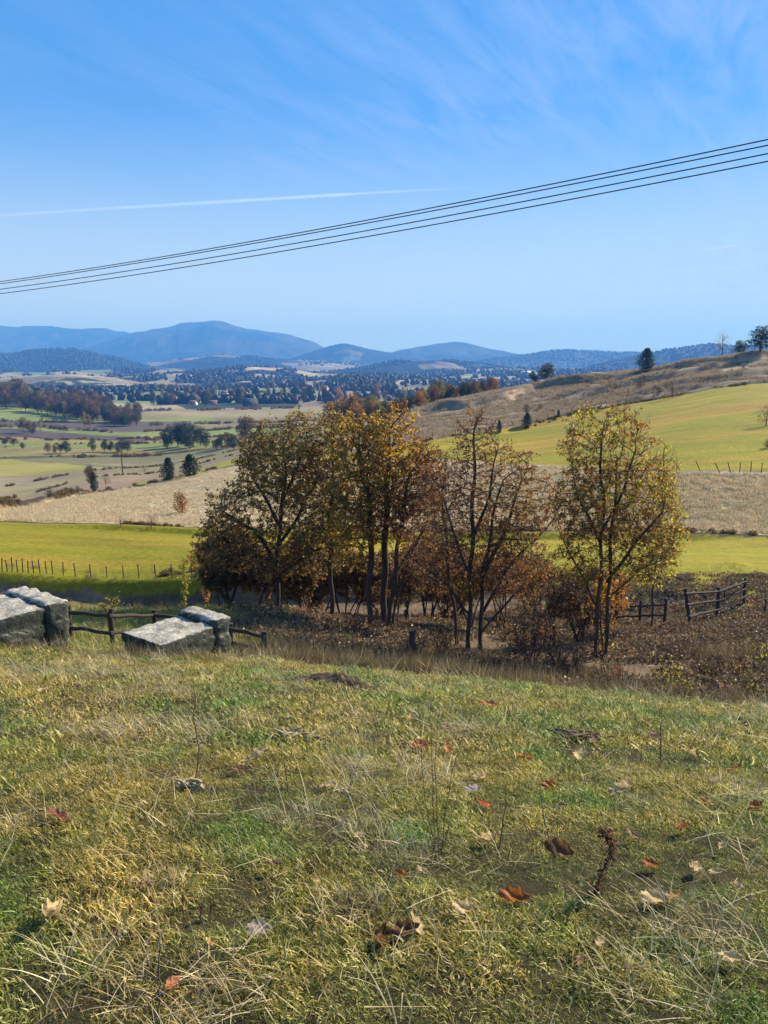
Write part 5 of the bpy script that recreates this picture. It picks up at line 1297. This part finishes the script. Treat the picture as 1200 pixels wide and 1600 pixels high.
for i, q in enumerate([[(682,1340),(664,1260),(657,1180),(655,1120)], [(686,1345),(682,1260),(680,1190),(684,1130)], [(680,1335),(676,1250),(674,1150),(672,1105)], [(690,1342),(697,1270),(710,1200),(738,1120)], [(684,1340),(668,1300),(656,1270),(648,1250)], [(688,1338),(705,1280),(716,1240)]]):
    stem('dark dry stalk in the upright clump of stalks at the middle of the slope', q, seed=10+i, r0=.0019, side=2, group='clump of dark stalks')
stem('single thin stalk right of the clump of stalks', [(780,1325),(788,1270),(792,1220)], seed=20)
stem('long pale stem leaning across the right of the slope', [(868,1345),(850,1290),(842,1240)], seed=21, mat=M_STALK)
stem('straight stalk rising at the left of the leafless patch at the bottom', [(246,1590),(248,1520),(247,1470)], seed=22)
stem('thin stalk in front of the weed fringe at the far right', [(1032,1200),(1033,1160),(1034,1110)], seed=23, r0=.005)
def spike(label, px, py, hpx, seed, group=None):
    b = hit(px, py, 60); h = msize(hpx, b.y)*1.05; r = np.random.default_rng(seed)
    root = thing('seed_head', label, 'seed head', b, r.uniform(0, 6), group)
    mb = MB(); mb.tube([(0, 0, -.01), (.003, 0, h*.5), (.012, 0, h*.85)], [.0025, .002, .0015], 5); ob('stalk', mb.mesh('stalk', M_STALK, True), root)
    mb = MB(); n = 60; z = h*r.uniform(.4, 1, n); a = r.uniform(0, 6.28, n); q = .004*np.sin(np.clip((z/h-.4)/.62, 0, 1)*PI)**.6
    P3 = np.stack([np.cos(a)*q+.012*z/h, np.sin(a)*q, z], 1); leaves(mb, P3, .007, np.tile([(.14, .055, .04)], (n, 1))*r.uniform(.6, 1.4, (n, 1)), r, -1.2)
    ob('seeds', mb.mesh('seeds', M_LEAF), root)
for i, (x, y, h) in enumerate([(135,1412,26),(148,1410,22),(205,1440,26),(152,1445,20),(187,1476,30),(202,1480,34),(235,1418,22),(286,1424,26),(313,1438,26),(330,1437,22),(183,1462,20),(440,1500,30)]):
    spike('small dark brown seed spike standing in the straw at lower left', x, y, h, 200+i, 'dark seed spikes at lower left')
b = hit(930, 1395, 60)
root = thing('dock_plant', 'dead brown dock plant hung with seeds, right of the large red leaf', 'dead plant', b)
mb = MB(); P3 = np.array([at(x, y, b.y)-np.array(b) for x, y in ((930,1396),(938,1370),(952,1340),(955,1320),(948,1302),(938,1299))]); mb.tube(P3, np.linspace(.004, .002, 6), 6); ob('stalk', mb.mesh('stalk', M_STALK, True), root)
r = np.random.default_rng(3); mb = MB(); n = 420; t = r.random(n); P4 = np.stack([np.interp(t, np.linspace(0, 1, 6), P3[:, a]) for a in range(3)], 1)+r.normal(0, .011, (n, 3)); leaves(mb, P4, .014, np.tile([(.12, .06, .04)], (n, 1))*r.uniform(.5, 1.6, (n, 1)), r)
ob('seeds', mb.mesh('seeds', M_LEAF), root)
def clod(name, label, px, py, wpx, hpx, seed, mat, cat, n=30):
    b = hit(px, py, 60); r = np.random.default_rng(seed); w_ = msize(wpx, b.y); h = msize(hpx, b.y)
    m_ = 40; u = np.linspace(-1, 1, m_); U, Vv = np.meshgrid(u, u); rr = np.clip(1-(U**2+Vv**2), 0, 1)
    Z = h*(rr**.7)*(.6+.7*fbm(U*2.5+seed, Vv*2.5, seed, 4)+.25*fbm(U*9, Vv*9, seed+1, 3))-.03
    X = U*w_/2; Yy = Vv*w_/3.2
    V = np.stack([X, Yy, Z+terr(X+b.x, Yy+b.y)-b.z], -1).reshape(-1, 3); ii = np.arange(m_*m_).reshape(m_, m_)
    F = np.stack([ii[:-1, :-1], ii[:-1, 1:], ii[1:, 1:], ii[1:, :-1]], -1).reshape(-1, 4)
    o = ob(name, mesh_np(name, V, F, mat, None, True)); o.location = b; tag(o, label, cat)
M_EARTH = simple_mat('dark_earth', (.02, .014, .01), (.07, .045, .03), 18, .95, .02)
clod('earth_mound', 'low mound of dark earth near the crest at the middle of the slope', 520, 1070, 200, 24, 4, M_EARTH, 'earth mound')
clod('earth_mound', 'small clod of dark earth at the right end of the fringe', 1168, 1118, 34, 14, 6, M_EARTH, 'earth mound')
def heap(label, px, py, wpx, n, L, seed, mat, name='twig_heap', cat='bark pieces'):
    b = hit(px, py, 60); r = np.random.default_rng(seed); w_ = msize(wpx, b.y); mb = MB()
    for k in range(n):
        x = r.normal(0, .25)*w_; y = r.normal(0, .1)*w_; a = r.normal(0, .6); l = L*r.uniform(.5, 1.4); z = gz(b.x+x, b.y+y)-b.z+r.uniform(.02, .06)
        d = np.array([math.cos(a), math.sin(a), r.normal(0, .15)])*l/2; c_ = np.array([x, y, z]); mb.tube([c_-d, c_+r.normal(0, .01, 3), c_+d], [.006, .009, .005], 5)
    o = ob(name, mb.mesh(name, mat, True)); o.location = b; tag(o, label, cat)
heap('strewn dark bark and twigs on the right of the slope', 905, 1158, 90, 26, .16, 8, M_STALK)
heap('nest like heap of pale broken stems left of centre', 462, 1157, 60, 40, .14, 9, M_STALKP, 'stem_heap', 'dry stems')
heap('small heap of grey stems at the foot of the tall thin stem', 302, 1236, 40, 26, .08, 10, M_STALKP, 'stem_heap', 'dry stems')
